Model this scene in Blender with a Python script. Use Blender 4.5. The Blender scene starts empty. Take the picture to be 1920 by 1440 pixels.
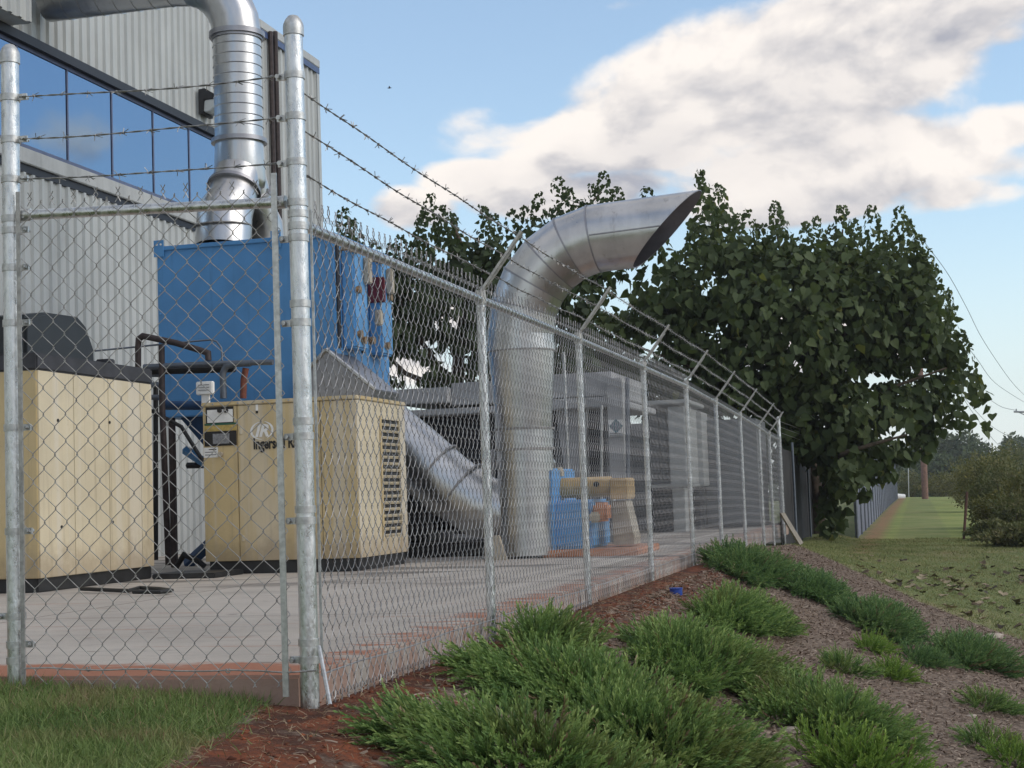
import bpy, bmesh, math, random
import numpy as np
from mathutils import Vector, Matrix

random.seed(7)
rng = np.random.default_rng(7)
sc = bpy.context.scene
col = sc.collection
R = math.radians

# ------------------------------------------------------------------ camera
F = 2884.0                      # focal length in pixels of the 1920 px wide photograph
EYE = Vector((0.0, 0.0, 0.67))  # the concrete pad is z = 0
PITCH, ROLL = R(4.16), -0.035
cam_d = bpy.data.cameras.new('camera')
cam_d.sensor_width = 36.0
cam_d.lens = 36.0 * F / 1920.0
cam_d.clip_start = 0.1
cam_d.clip_end = 3000
cam = bpy.data.objects.new('camera', cam_d)
CAM_R = Matrix.Rotation(R(90) + PITCH, 3, 'X') @ Matrix.Rotation(ROLL, 3, 'Z')
cam.matrix_world = Matrix.Translation(EYE) @ CAM_R.to_4x4()
col.objects.link(cam)
sc.camera = cam

# ------------------------------------------------------------------ sun, exposure
SUN_AZ, SUN_EL = R(106), R(36)    # azimuth clockwise from the view direction (+Y)
sun_d = bpy.data.lights.new('sun', 'SUN')
sun_d.energy = 0.95
sun_d.angle = R(45)
sun_d.color = (1.0, 0.90, 0.78)
sun = bpy.data.objects.new('sun', sun_d)
sdir = Vector((math.sin(SUN_AZ) * math.cos(SUN_EL), math.cos(SUN_AZ) * math.cos(SUN_EL), math.sin(SUN_EL)))
sun.rotation_euler = sdir.to_track_quat('Z', 'Y').to_euler()
sun.location = (20, -20, 30)
col.objects.link(sun)
vs = sc.view_settings
vs.view_transform = 'Standard'
vs.look = 'None'
vs.gamma = 1.0
vs.use_curve_mapping = False
vs.exposure = 0.7

# ------------------------------------------------------------------ measuring helpers
def ray(px, py):
    return (CAM_R @ Vector(((px - 960) / F, -(py - 720) / F, -1.0)))
TH = math.atan(752 / F)                       # the plant's grid is turned by this from the view axis
ST, CT = math.sin(TH), math.cos(TH)
CX, CY = -0.82, 6.0                           # corner post of the fence
def G(t, s, z):                               # grid (along fence, to the right of it, up) -> world
    return Vector((CX + t * ST + s * CT, CY + t * CT - s * ST, z))
def to_grid(p):
    x, y = p[0] - CX, p[1] - CY
    return (x * ST + y * CT, x * CT - y * ST, p[2])
def at_y(px, py, Y):
    d = ray(px, py)
    return EYE + d * ((Y - EYE.y) / d.y)
def on_z(px, py, z):
    d = ray(px, py)
    return EYE + d * ((z - EYE.z) / d.z)
D_T = Vector((ST, CT, 0)); D_S = Vector((CT, -ST, 0))
def on_s(px, py, s):
    d = ray(px, py); P0 = G(0, s, 0)
    return EYE + d * ((P0 - EYE).dot(D_S) / d.dot(D_S))
def on_t(px, py, t):
    d = ray(px, py); P0 = G(t, 0, 0)
    return EYE + d * ((P0 - EYE).dot(D_T) / d.dot(D_T))
def gs(px, py, s): return to_grid(on_s(px, py, s))
def gt(px, py, t): return to_grid(on_t(px, py, t))
def smooth(a, b, x):
    x = np.clip((x - a) / (b - a), 0, 1)
    return x * x * (3 - 2 * x)

# ------------------------------------------------------------------ node helpers
class NT:
    def __init__(self, tree):
        self.t = tree; self.n = tree.nodes; self.l = tree.links
    def new(self, typ, **kw):
        n = self.n.new(typ)
        for k, v in kw.items(): setattr(n, k, v)
        return n
    def put(self, sock, v):
        if hasattr(v, 'is_output') or isinstance(v, bpy.types.NodeSocket): self.l.new(v, sock)
        elif v is not None: sock.default_value = v
    def m(self, op, a, b=None, c=None, clamp=False):
        n = self.new('ShaderNodeMath', operation=op, use_clamp=clamp)
        self.put(n.inputs[0], a)
        if b is not None: self.put(n.inputs[1], b)
        if c is not None: self.put(n.inputs[2], c)
        return n.outputs[0]
    def vm(self, op, a, b=None):
        n = self.new('ShaderNodeVectorMath', operation=op)
        self.put(n.inputs[0], a)
        if b is not None: self.put(n.inputs[1], b)
        return n.outputs[0]
    def noise(self, vec, scale, detail=4, rough=0.55, dist=0.0):
        n = self.new('ShaderNodeTexNoise')
        if vec is not None: self.l.new(vec, n.inputs['Vector'])
        n.inputs['Scale'].default_value = scale; n.inputs['Detail'].default_value = detail
        n.inputs['Roughness'].default_value = rough; n.inputs['Distortion'].default_value = dist
        return n.outputs[0]
    def voro(self, vec, scale, feature='F1', out='Distance'):
        n = self.new('ShaderNodeTexVoronoi', feature=feature)
        if vec is not None: self.l.new(vec, n.inputs['Vector'])
        n.inputs['Scale'].default_value = scale
        return n.outputs[out]
    def ramp(self, v, a, b, lo=0.0, hi=1.0):
        n = self.new('ShaderNodeMapRange', interpolation_type='SMOOTHSTEP')
        self.put(n.inputs[0], v)
        n.inputs[1].default_value = a; n.inputs[2].default_value = b
        n.inputs[3].default_value = lo; n.inputs[4].default_value = hi
        return n.outputs[0]
    def mix(self, f, a, b):
        n = self.new('ShaderNodeMix', data_type='RGBA')
        self.put(n.inputs[0], f)
        for s, v in ((n.inputs[6], a), (n.inputs[7], b)):
            if isinstance(v, (tuple, list)): s.default_value = (*v[:3], 1)
            else: self.l.new(v, s)
        return n.outputs[2]
    def mapping(self, vec, scale=(1, 1, 1), loc=(0, 0, 0)):
        n = self.new('ShaderNodeMapping')
        self.l.new(vec, n.inputs[0])
        n.inputs['Scale'].default_value = scale; n.inputs['Location'].default_value = loc
        return n.outputs[0]

# ------------------------------------------------------------------ world: sky and clouds
w = bpy.data.worlds.new('World'); sc.world = w; w.use_nodes = True
for n in list(w.node_tree.nodes): w.node_tree.nodes.remove(n)
N = NT(w.node_tree)
SKY_STRENGTH = 0.115
sky = N.new('ShaderNodeTexSky', sky_type='NISHITA')
sky.sun_disc = False
sky.sun_elevation = SUN_EL
sky.sun_rotation = SUN_AZ
sky.air_density = 1.2; sky.dust_density = 0.15; sky.ozone_density = 2.0
dirv = N.new('ShaderNodeTexCoord').outputs['Generated']
dirv = N.vm('NORMALIZE', dirv)
sep = N.new('ShaderNodeSeparateXYZ'); N.l.new(dirv, sep.inputs[0])
az = N.m('ARCTAN2', sep.outputs[0], sep.outputs[1])
el = N.m('ARCSINE', sep.outputs[2])
def azel(px, py):
    d = ray(px, py).normalized()
    return math.atan2(d.x, d.y), math.asin(d.z)
PX = 1.0 / F
# (px, py, half width, half height, weight): where the clouds of the photograph stand in the sky
clouds = [(1330, 190, 420, 120, 1.0), (1130, 250, 270, 75, .9), (1490, 100, 380, 130, .95), (1730, 60, 210, 130, .6), (1240, 130, 200, 80, .8),
          (1600, 310, 330, 90, .9), (1780, 290, 150, 60, .9), (1480, 370, 290, 60, .75), (1800, 362, 130, 34, .75), (1890, 240, 90, 50, .9),
          (890, 332, 100, 40, .8), (900, 235, 110, 60, .7), (1060, 250, 160, 80, .6), (1010, 372, 120, 45, .8), (760, 395, 80, 40, .6), (1140, 370, 130, 50, .7), (1160, 10, 110, 24, .6), (1890, 310, 90, 40, .6),
          (860, 590, 60, 40, .6), (770, 680, 90, 60, .6), (1600, 640, 260, 60, .55), (1890, 70, 50, 25, .6)]
low = N.noise(N.mapping(dirv, (1, 1, 2.2)), 2.6, 3, .5)
gen = N.m('MULTIPLY', N.m('SUBTRACT', low, .46), 6.0)      # beyond the frame the same kind of cloud goes on
off = N.ramp(sep.outputs[1], .84, .93)                     # 1 towards the photograph's part of the sky
def cloud_mask(dh):
    mask = None
    for px, py, rx, ry, wgt in clouds:
        a0, e0 = azel(px, py)
        dx = N.m('MULTIPLY', N.m('SUBTRACT', az, a0), 1 / (rx * PX))
        dy = N.m('MULTIPLY', N.m('SUBTRACT', el, e0 - dh), 1 / (ry * PX))
        r2 = N.m('MULTIPLY_ADD', dx, dx, N.m('MULTIPLY', dy, dy))
        v = N.m('SUBTRACT', wgt, N.m('MULTIPLY', r2, wgt))
        mask = v if mask is None else N.m('SMOOTH_MAX', mask, v, 0.25)
    mask = N.m('MAXIMUM', mask, -0.9)
    return N.m('ADD', N.m('MULTIPLY', mask, off), N.m('MULTIPLY', gen, N.m('SUBTRACT', 1.0, off)))
mask = cloud_mask(0.0); mask_up = cloud_mask(0.030)
def cl_noise(loc):
    return N.noise(N.mapping(dirv, (1, 1, 1.7), loc), 8.0, 9, .52, .2)
n1 = cl_noise((0, 0, 0)); n2 = cl_noise((0.010, 0, 0.026))
dens = N.m('ADD', mask, N.m('MULTIPLY', N.m('SUBTRACT', n1, .5), 4.2))
cover = N.m('MULTIPLY', N.ramp(dens, -.05, .55), N.ramp(el, -.01, .05))
lit = N.m('MULTIPLY_ADD', N.m('SUBTRACT', n1, n2), 4.2, .82, clamp=True)
thick = N.ramp(N.m('ADD', mask_up, N.m('MULTIPLY', N.m('SUBTRACT', n2, .5), 4.2)), .1, 1.7)
lit = N.m('SUBTRACT', lit, N.m('MULTIPLY', thick, .40), clamp=True)
def cc(r, g, b): return (r / SKY_STRENGTH, g / SKY_STRENGTH, b / SKY_STRENGTH)
ccol = N.mix(lit, cc(.28, .287, .325), cc(.64, .60, .565))
skyc = N.mix(N.m('MULTIPLY', N.ramp(el, .20, -.02), .75), sky.outputs[0], cc(.44, .52, .60))
skyc = N.mix(.16, skyc, cc(.36, .43, .50))
final = N.mix(cover, skyc, ccol)
bg = N.new('ShaderNodeBackground'); bg.inputs[1].default_value = SKY_STRENGTH
N.l.new(final, bg.inputs[0])
N.l.new(bg.outputs[0], N.new('ShaderNodeOutputWorld').inputs[0])

# ------------------------------------------------------------------ materials
def mat(name, color=(.5, .5, .5), rough=.6, metal=0.0, var=0.0, vscale=3.0, bump=0.0, bscale=60.0, streak=None, streak_amt=0.0, spec=0.5, extra=None):
    m = bpy.data.materials.new(name); m.use_nodes = True
    nt = NT(m.node_tree)
    b = m.node_tree.nodes['Principled BSDF']
    b.inputs['Roughness'].default_value = rough; b.inputs['Metallic'].default_value = metal
    b.inputs['Specular IOR Level'].default_value = spec
    obj = nt.new('ShaderNodeTexCoord').outputs['Object']
    c = None
    if var:
        n = nt.noise(obj, vscale, 5, .6)
        lo = tuple(x * (1 - var) for x in color); hi = tuple(min(1, x * (1 + var)) for x in color)
        c = nt.mix(nt.ramp(n, .3, .7), lo, hi)
    if streak:
        n = nt.noise(nt.mapping(obj, (9, 9, .55)), 1.6, 6, .65)
        c = nt.mix(nt.m('MULTIPLY', nt.ramp(n, .52, .78), streak_amt), c if c is not None else color, streak)
    if extra: c = extra(nt, obj, c if c is not None else color, b)
    if c is not None and not isinstance(c, tuple): nt.l.new(c, b.inputs['Base Color'])
    else: b.inputs['Base Color'].default_value = (*color, 1)
    if bump:
        bn = nt.new('ShaderNodeBump'); bn.inputs['Strength'].default_value = bump; bn.inputs['Distance'].default_value = .01
        nt.l.new(nt.noise(obj, bscale, 4, .6), bn.inputs['Height']); nt.l.new(bn.outputs[0], b.inputs['Normal'])
    return m

def galv_extra(nt, obj, c, b):               # zinc spangle and dull patches
    sp = nt.voro(nt.mapping(obj, (1, 1, .45)), 55, out='Color')
    s2 = nt.new('ShaderNodeSeparateColor'); nt.l.new(sp, s2.inputs[0])
    n = nt.noise(nt.mapping(obj, (1, 1, .3)), 30, 6, .7)
    f = nt.m('ADD', nt.m('MULTIPLY', s2.outputs[0], .35), nt.m('MULTIPLY', nt.ramp(n, .35, .68), .65))
    nt.l.new(nt.m('MULTIPLY_ADD', f, .30, .20), b.inputs['Roughness'])
    bn = nt.new('ShaderNodeBump'); bn.inputs['Strength'].default_value = .75; bn.inputs['Distance'].default_value = .006
    nt.l.new(n, bn.inputs['Height']); nt.l.new(bn.outputs[0], b.inputs['Normal'])
    return nt.mix(f, (.42, .44, .45), (.80, .82, .82))
def duct_extra(nt, obj, c, b):
    n = nt.noise(nt.mapping(obj, (1, 1, .35)), 3.0, 6, .6)
    fine = nt.noise(nt.mapping(obj, (1, 1, .15)), 26, 5, .6)
    nt.l.new(nt.m('ADD', nt.m('MULTIPLY', n, .22), nt.m('MULTIPLY_ADD', fine, .14, .14)), b.inputs['Roughness'])
    bn = nt.new('ShaderNodeBump'); bn.inputs['Strength'].default_value = .10; bn.inputs['Distance'].default_value = .02
    bn.inputs['Strength'].default_value = .2
    nt.l.new(nt.noise(obj, 3.2, 5, .6), bn.inputs['Height']); nt.l.new(bn.outputs[0], b.inputs['Normal'])
    c = nt.mix(nt.ramp(n, .3, .7), (.44, .445, .45), (.60, .60, .595))
    sm = nt.noise(nt.mapping(obj, (7, 7, .6)), 1.5, 6, .7)
    return nt.mix(nt.m('MULTIPLY', nt.ramp(sm, .56, .72), .5), c, (.25, .24, .23))
def tan_extra(nt, obj, c, b):                # run marks, dust near the skirt
    sepz = nt.new('ShaderNodeSeparateXYZ'); nt.l.new(obj, sepz.inputs[0])
    n = nt.noise(nt.mapping(obj, (12, 12, .5)), 1.3, 5, .6)
    c = nt.mix(nt.m('MULTIPLY', nt.ramp(n, .52, .74), .5), c, (.30, .24, .15))
    n2 = nt.noise(nt.mapping(obj, (5, 5, .25), (3, 1, 0)), 1.1, 3, .5)
    c = nt.mix(nt.m('MULTIPLY', nt.ramp(n2, .5, .62), .4), c, (.66, .62, .54))
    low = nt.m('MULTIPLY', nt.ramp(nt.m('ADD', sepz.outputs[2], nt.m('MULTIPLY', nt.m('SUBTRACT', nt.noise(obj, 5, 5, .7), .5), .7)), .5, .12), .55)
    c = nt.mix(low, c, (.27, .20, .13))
    d = nt.noise(obj, 22, 4, .6)
    return nt.mix(nt.m('MULTIPLY', nt.ramp(d, .62, .75), .25), c, (.28, .22, .14))
def wall_extra(nt, obj, c, b):
    n = nt.noise(nt.mapping(obj, (1.2, 1.2, .12)), 2.2, 6, .65)
    c = nt.mix(nt.m('MULTIPLY', nt.ramp(n, .48, .75), .35), c, (.24, .26, .27))
    d = nt.noise(obj, .9, 4, .6)
    return nt.mix(nt.m('MULTIPLY', nt.ramp(d, .55, .8), .2), c, (.36, .36, .34))

M = {}
M['galv'] = mat('galvanised_pipe', (.7, .7, .7), .35, 1.0, extra=galv_extra)
M['galv_dull'] = mat('galvanised_fitting', (.50, .51, .50), .45, .85, var=.18, vscale=40, bump=.1)
M['arm'] = mat('pressed_steel_arm', (.46, .46, .43), .5, .6, var=.2, vscale=30, bump=.1)
M['wire'] = mat('galvanised_wire', (.30, .305, .31), .55, .6, var=.15, vscale=30)
M['wire_dark'] = mat('weathered_wire', (.36, .355, .34), .5, .5, var=.25, vscale=30)
M['barb'] = mat('barbed_wire_steel', (.30, .30, .29), .5, .7, var=.3, vscale=40)
M['duct'] = mat('galvanised_duct', (.6, .6, .6), .3, 1.0, extra=duct_extra)
M['duct_dull'] = mat('dull_duct', (.33, .33, .35), .42, .9, var=.12, vscale=4, bump=.08, bscale=8)
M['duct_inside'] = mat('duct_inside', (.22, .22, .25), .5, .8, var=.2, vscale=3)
M['seam'] = mat('duct_seam', (.30, .29, .28), .6, .6, var=.3, vscale=20)
M['wall'] = mat('painted_ribbed_steel', (.47, .49, .48), .5, 0, var=.06, vscale=1.2, extra=wall_extra)
M['trim'] = mat('painted_trim', (.42, .43, .42), .5, 0, var=.12, vscale=3, streak=(.2, .2, .19), streak_amt=.4)
M['trim_blue'] = mat('blue_trim', (.05, .08, .18), .4, 0, var=.1)
M['frame'] = mat('window_frame', (.10, .12, .20), .4, .2, var=.15, vscale=6)
M['flashing_and_shade'] = mat('black_flashing_and_shade', (.012, .014, .022), .5)  # black of the head flashing, also paints the shadow under the sill
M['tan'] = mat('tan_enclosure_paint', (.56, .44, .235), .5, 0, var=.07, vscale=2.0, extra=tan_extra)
M['tan_pale'] = mat('faded_lit_tan_paint', (.60, .525, .37), .55, 0, var=.07, vscale=1.6, extra=tan_extra)  # paler tan: fading, plus the brighter light on right-hand sides put into the colour
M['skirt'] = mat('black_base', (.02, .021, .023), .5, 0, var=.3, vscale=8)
M['deck'] = mat('black_top', (.035, .036, .042), .6, 0, var=.3, vscale=5)
M['hood_black'] = mat('black_hood_paint', (.016, .019, .022), .45, 0, var=.2, vscale=3)
M['blue'] = mat('blue_steel_paint', (.075, .245, .50), .5, 0, var=.10, vscale=1.6, streak=(.05, .15, .30), streak_amt=.5, bump=.05, bscale=2.5)
M['blue_bright'] = mat('bright_blue_paint', (.10, .30, .58), .5, 0, var=.1, vscale=3)
M['blue_dark'] = mat('dark_blue_paint', (.012, .05, .13), .5, 0, var=.2, vscale=4)
M['brown_pipe'] = mat('brown_iron_pipe', (.045, .032, .030), .6, .2, var=.3, vscale=14)
M['rust'] = mat('rusty_pipe', (.16, .05, .03), .7, 0, var=.4, vscale=14)
M['grey_pipe'] = mat('grey_pipe', (.14, .16, .19), .45, .5, var=.15, vscale=14)
M['white'] = mat('white_sheet', (.78, .78, .76), .5, 0, var=.08, vscale=14)
M['ink'] = mat('black_print', (.012, .012, .012), .6)
M['greyscreen'] = mat('grey_display', (.20, .21, .23), .25, 0, var=.25, vscale=50)
M['gold'] = mat('faded_gold_band', (.45, .33, .10), .5, 0, var=.2, vscale=30)
M['green'] = mat('dark_green_band', (.02, .10, .06), .5)
M['teal'] = mat('teal_print', (.03, .12, .16), .5)
M['tower'] = mat('grey_coated_steel', (.35, .355, .36), .55, .0, var=.12, vscale=2, streak=(.26, .26, .26), streak_amt=.5)
M['tower_dark'] = mat('interior_shade_black', (.012, .014, .02), .8, 0, var=.3, vscale=3)  # near-black paint for the shade inside bays, recesses and louvres, also a stand
M['tower_mid'] = mat('grey_green_panel', (.12, .13, .135), .7, 0, var=.25, vscale=2)
M['cabinet'] = mat('grey_cabinet_paint', (.36, .375, .37), .5, 0, var=.08, vscale=2, streak=(.26, .26, .25), streak_amt=.4)
M['yellow'] = mat('ochre_paint', (.46, .31, .13), .5, 0, var=.15, vscale=6)
M['orange'] = mat('orange_motor_paint', (.46, .19, .09), .5, 0, var=.2, vscale=10)
M['beige'] = mat('beige_box', (.42, .37, .29), .5, 0, var=.12, vscale=8)
M['brass'] = mat('brass_fitting', (.35, .22, .12), .4, .7, var=.2, vscale=20)
M['red'] = mat('dark_red_paint', (.14, .02, .03), .5, 0, var=.2)
M['lens'] = mat('lamp_lens', (.55, .58, .58), .25)
M['lampbody'] = mat('bronze_lamp_body', (.022, .022, .026), .5)
M['board'] = mat('weathered_board', (.24, .21, .17), .8, 0, var=.25, vscale=6)
M['windscreen'] = mat('dark_privacy_cloth', (.030, .030, .032), .9, 0, var=.25, vscale=3)
M['greyscreen_fence'] = mat('grey_slatted_screen', (.20, .215, .26), 1.0, 0, spec=.02, var=.12, vscale=2)
M['wood_pole'] = mat('weathered_pole_wood', (.22, .13, .10), .9, 0, var=.25, vscale=5, streak=(.12, .07, .05), streak_amt=.6)
M['stake'] = mat('rusty_stake', (.12, .06, .045), .8, 0, var=.3, vscale=9)
M['cable'] = mat('overhead_cable', (.16, .18, .21), .6)
M['bluecap'] = mat('blue_plastic', (.02, .06, .32), .4)
M['insul'] = mat('grey_insulator', (.25, .26, .28), .4)
M['bark'] = mat('brown_bark', (.10, .075, .055), .9, 0, var=.35, vscale=9, bump=.6, bscale=18)
M['insect'] = mat('dark_feather', (.03, .03, .035), .7)
M['rock'] = mat('pale_stone', (.34, .29, .24), .85, 0, var=.25, vscale=12, bump=.5, bscale=30)

def glass_mat():
    m = bpy.data.materials.new('blue_tinted_glass'); m.use_nodes = True
    nt = NT(m.node_tree); b = m.node_tree.nodes['Principled BSDF']
    b.inputs['Base Color'].default_value = (.21, .31, .44, 1)
    b.inputs['Metallic'].default_value = .92; b.inputs['Roughness'].default_value = .03
    obj = nt.new('ShaderNodeTexCoord').outputs['Object']
    bn = nt.new('ShaderNodeBump'); bn.inputs['Strength'].default_value = .03; bn.inputs['Distance'].default_value = .05
    nt.l.new(nt.noise(obj, 1.3, 2, .5), bn.inputs['Height']); nt.l.new(bn.outputs[0], b.inputs['Normal'])
    return m
M['glass'] = glass_mat()

def leaf_mat(name, cols, trans=.25, rough=.5, patch=None, pscale=1.2):
    """cols: (dark, mid, light) picked per leaf through the 'rnd' attribute"""
    m = bpy.data.materials.new(name); m.use_nodes = True
    nt = NT(m.node_tree); b = m.node_tree.nodes['Principled BSDF']
    at = nt.new('ShaderNodeAttribute', attribute_name='rnd').outputs['Fac']
    r = nt.new('ShaderNodeValToRGB'); nt.l.new(at, r.inputs[0])
    els = r.color_ramp.elements
    els[0].position = 0.0; els[0].color = (*cols[0], 1)
    els[1].position = 1.0; els[1].color = (*cols[-1], 1)
    for i, c in enumerate(cols[1:-1]):
        e = els.new((i + 1) / (len(cols) - 1)); e.color = (*c, 1)
    c = r.outputs[0]
    geo = nt.new('ShaderNodeNewGeometry').outputs['Position']
    if patch:
        n = nt.noise(geo, pscale, 3, .6)
        c = nt.mix(nt.m('MULTIPLY', nt.ramp(n, .52, .72), patch[1]), c, patch[0])
    nt.l.new(c, b.inputs['Base Color'])
    b.inputs['Roughness'].default_value = rough
    b.inputs['Specular IOR Level'].default_value = .2
    if trans:
        tr = nt.new('ShaderNodeBsdfTranslucent'); nt.l.new(nt.mix(.5, c, (.10, .14, .02)), tr.inputs[0])
        mx = nt.new('ShaderNodeMixShader'); mx.inputs[0].default_value = trans
        nt.l.new(b.outputs[0], mx.inputs[1]); nt.l.new(tr.outputs[0], mx.inputs[2])
        nt.l.new(mx.outputs[0], m.node_tree.nodes['Material Output'].inputs[0])
    return m
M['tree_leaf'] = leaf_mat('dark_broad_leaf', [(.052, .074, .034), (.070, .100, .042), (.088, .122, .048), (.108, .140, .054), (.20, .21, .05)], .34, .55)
M['tree_leaf_b'] = leaf_mat('deep_green_broad_leaf', [(.030, .048, .024), (.046, .07, .03), (.06, .085, .036), (.075, .098, .04)], .3, .55)  # deeper greens for the tree behind the elbow
M['juniper'] = leaf_mat('juniper_needles', [(.045, .10, .034), (.12, .22, .07), (.22, .34, .105), (.35, .46, .15)], .32, .55, patch=((.16, .14, .05), .55), pscale=1.7)
M['juniper_dark'] = leaf_mat('dark_juniper_needles', [(.035, .085, .035), (.085, .17, .068), (.15, .26, .095), (.24, .35, .13)], .28, .55, patch=((.16, .15, .06), .4), pscale=1.7)
M['juniper_bright'] = leaf_mat('bright_juniper_needles', [(.09, .18, .04), (.18, .30, .06), (.30, .42, .09)], .3, .55)
M['grass'] = leaf_mat('grass_blades', [(.09, .15, .05), (.17, .25, .08), (.26, .34, .12), (.42, .39, .21)], .35, .5, patch=((.30, .25, .13), .8), pscale=2.2)
M['bank_grass'] = leaf_mat('bank_grass_blades', [(.17, .21, .08), (.26, .29, .115), (.35, .34, .16), (.46, .40, .23)], .35, .7, patch=((.36, .28, .16), .8), pscale=1.3)
M['straw'] = leaf_mat('dry_straw', [(.16, .10, .06), (.28, .20, .12), (.40, .32, .22)], .1, .7)
M['mulch'] = leaf_mat('mulch_chips', [(.10, .068, .05), (.19, .14, .105), (.28, .22, .17), (.42, .35, .28)], 0, .85)
M['claylump'] = leaf_mat('clay_lumps', [(.08, .03, .018), (.15, .048, .026), (.26, .085, .04)], 0, .9)
M['deadleaf'] = leaf_mat('dead_leaf', [(.05, .04, .03), (.13, .095, .06), (.34, .28, .19)], .1, .7)
M['far_leaf'] = leaf_mat('far_foliage', [(.05, .075, .035), (.07, .10, .045), (.09, .12, .05), (.12, .14, .06)], .1, .6)
M['weed'] = leaf_mat('weed_foliage', [(.08, .095, .04), (.125, .14, .06), (.18, .18, .08), (.25, .21, .11)], .3, .6)
M['weed_y'] = leaf_mat('yellow_weeds', [(.08, .09, .03), (.14, .14, .04), (.22, .19, .06)], .2, .6)

# ------------------------------------------------------------------ mesh builder
def tag(o, label=None, cat=None, group=None, kind=None):
    if label: o['label'] = label
    if cat: o['category'] = cat
    if group: o['group'] = group
    if kind: o['kind'] = kind
    return o
ORIGIN = {}
def thing(name, loc, label, cat, group=None):
    o = bpy.data.objects.new(name, None); col.objects.link(o)
    o.empty_display_size = .2
    o.location = loc; ORIGIN[o.name] = Vector(loc)
    return tag(o, label, cat, group)

class MB:
    def __init__(self): self.v = []; self.f = []; self.n = 0
    def add(self, vs, fs):
        b = len(self.v); self.v.extend([tuple(x) for x in vs]); self.f.extend([tuple(i + b for i in f) for f in fs]); return self
    def box(self, t0, t1, s0, s1, z0, z1):       # a box on the plant's grid
        c = [G(t, s, z) for z in (z0, z1) for t, s in ((t0, s0), (t1, s0), (t1, s1), (t0, s1))]
        return self.hexa(c)
    def hexa(self, c):
        return self.add(c, [(0, 1, 2, 3), (7, 6, 5, 4), (0, 4, 5, 1), (1, 5, 6, 2), (2, 6, 7, 3), (3, 7, 4, 0)])
    def prism(self, poly_a, poly_b):
        n = len(poly_a)
        return self.add(list(poly_a) + list(poly_b), [tuple(range(n))[::-1], tuple(range(n, 2 * n))] + [(i, (i + 1) % n, n + (i + 1) % n, n + i) for i in range(n)])
    def tube(self, pts, r, n=12, caps=True, frames=None):
        pts = [Vector(p) for p in pts]
        rs = r if isinstance(r, (list, tuple)) else [r] * len(pts)
        up = None; rings = []
        for i, p in enumerate(pts):
            a = pts[max(0, i - 1)]; c = pts[min(len(pts) - 1, i + 1)]
            if i > 0 and i < len(pts) - 1:
                d1 = (p - a).normalized(); d2 = (c - p).normalized(); d = (d1 + d2)
                if d.length < 1e-6: d = d2
                d.normalize(); k = 1 / max(.5, d.dot(d2)); axis = d1.cross(d2)
            else: d = (c - a).normalized(); k = 1; axis = None
            if up is None:
                up = Vector((0, 0, 1)) if abs(d.z) < .9 else Vector((1, 0, 0))
            u = (up - d * up.dot(d)).normalized(); w_ = d.cross(u); up = u
            ring = []
            for j in range(n):
                an = 2 * math.pi * j / n
                o = (u * math.cos(an) + w_ * math.sin(an)) * rs[i]
                if k > 1.0001 and axis is not None and axis.length > 1e-6:   # mitre
                    ax = axis.normalized(); side = d.cross(ax)
                    o = o + side * (o.dot(side) * (k - 1))
                ring.append(p + o)
            rings.append(ring)
        b = len(self.v)
        for ring in rings: self.v.extend([tuple(x) for x in ring])
        for i in range(len(rings) - 1):
            for j in range(n):
                a0 = b + i * n + j; a1 = b + i * n + (j + 1) % n
                self.f.append((a0, a1, a1 + n, a0 + n))
        if caps:
            self.f.append(tuple(b + j for j in range(n))[::-1])
            self.f.append(tuple(b + (len(rings) - 1) * n + j for j in range(n)))
        return self
    def build(self, name, material, parent=None, smooth_angle=None, bevel=0, label=None):
        off = Vector((0, 0, 0))
        p = parent
        while p is not None:
            off += p.location; p = p.parent
        me = bpy.data.meshes.new(name)
        me.from_pydata([(x - off.x, y - off.y, z - off.z) for x, y, z in self.v], [], self.f)
        if bevel:
            bm = bmesh.new(); bm.from_mesh(me)
            bmesh.ops.recalc_face_normals(bm, faces=bm.faces)
            es = [e for e in bm.edges if len(e.link_faces) == 2 and e.calc_face_angle(0) > .6]
            bmesh.ops.bevel(bm, geom=es, offset=bevel, segments=2, affect='EDGES', clamp_overlap=True)
            bm.to_mesh(me); bm.free()
        else:
            bm = bmesh.new(); bm.from_mesh(me); bmesh.ops.recalc_face_normals(bm, faces=bm.faces); bm.to_mesh(me); bm.free()
        if smooth_angle:
            me.polygons.foreach_set('use_smooth', [True] * len(me.polygons))
            me.set_sharp_from_angle(angle=R(smooth_angle))
        me.materials.append(M[material] if isinstance(material, str) else material)
        o = bpy.data.objects.new(name, me); col.objects.link(o)
        if parent is not None: o.parent = parent
        if label: o['label'] = label
        return o

def np_mesh(name, verts, faces, material, rnd=None, parent=None, smooth_on=False):
    """verts (N,3), faces (M,k) arrays of equal-sized faces"""
    me = bpy.data.meshes.new(name)
    k = faces.shape[1]
    off = np.zeros(3)
    if parent is not None: off = np.array(parent.matrix_world.translation if parent.parent is None and False else parent.location)
    me.vertices.add(len(verts)); me.vertices.foreach_set('co', (verts - off).astype(np.float32).ravel())
    me.loops.add(faces.size); me.loops.foreach_set('vertex_index', faces.astype(np.int32).ravel())
    me.polygons.add(len(faces))
    me.polygons.foreach_set('loop_start', np.arange(0, faces.size, k, dtype=np.int32))
    me.update(calc_edges=True)
    if smooth_on: me.polygons.foreach_set('use_smooth', np.ones(len(faces), dtype=bool))
    if rnd is not None:
        a = me.attributes.new('rnd', 'FLOAT', 'POINT'); a.data.foreach_set('value', rnd.astype(np.float32))
    me.materials.append(M[material] if isinstance(material, str) else material)
    me.validate()
    o = bpy.data.objects.new(name, me); col.objects.link(o)
    if parent is not None: o.parent = parent
    return o

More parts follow.
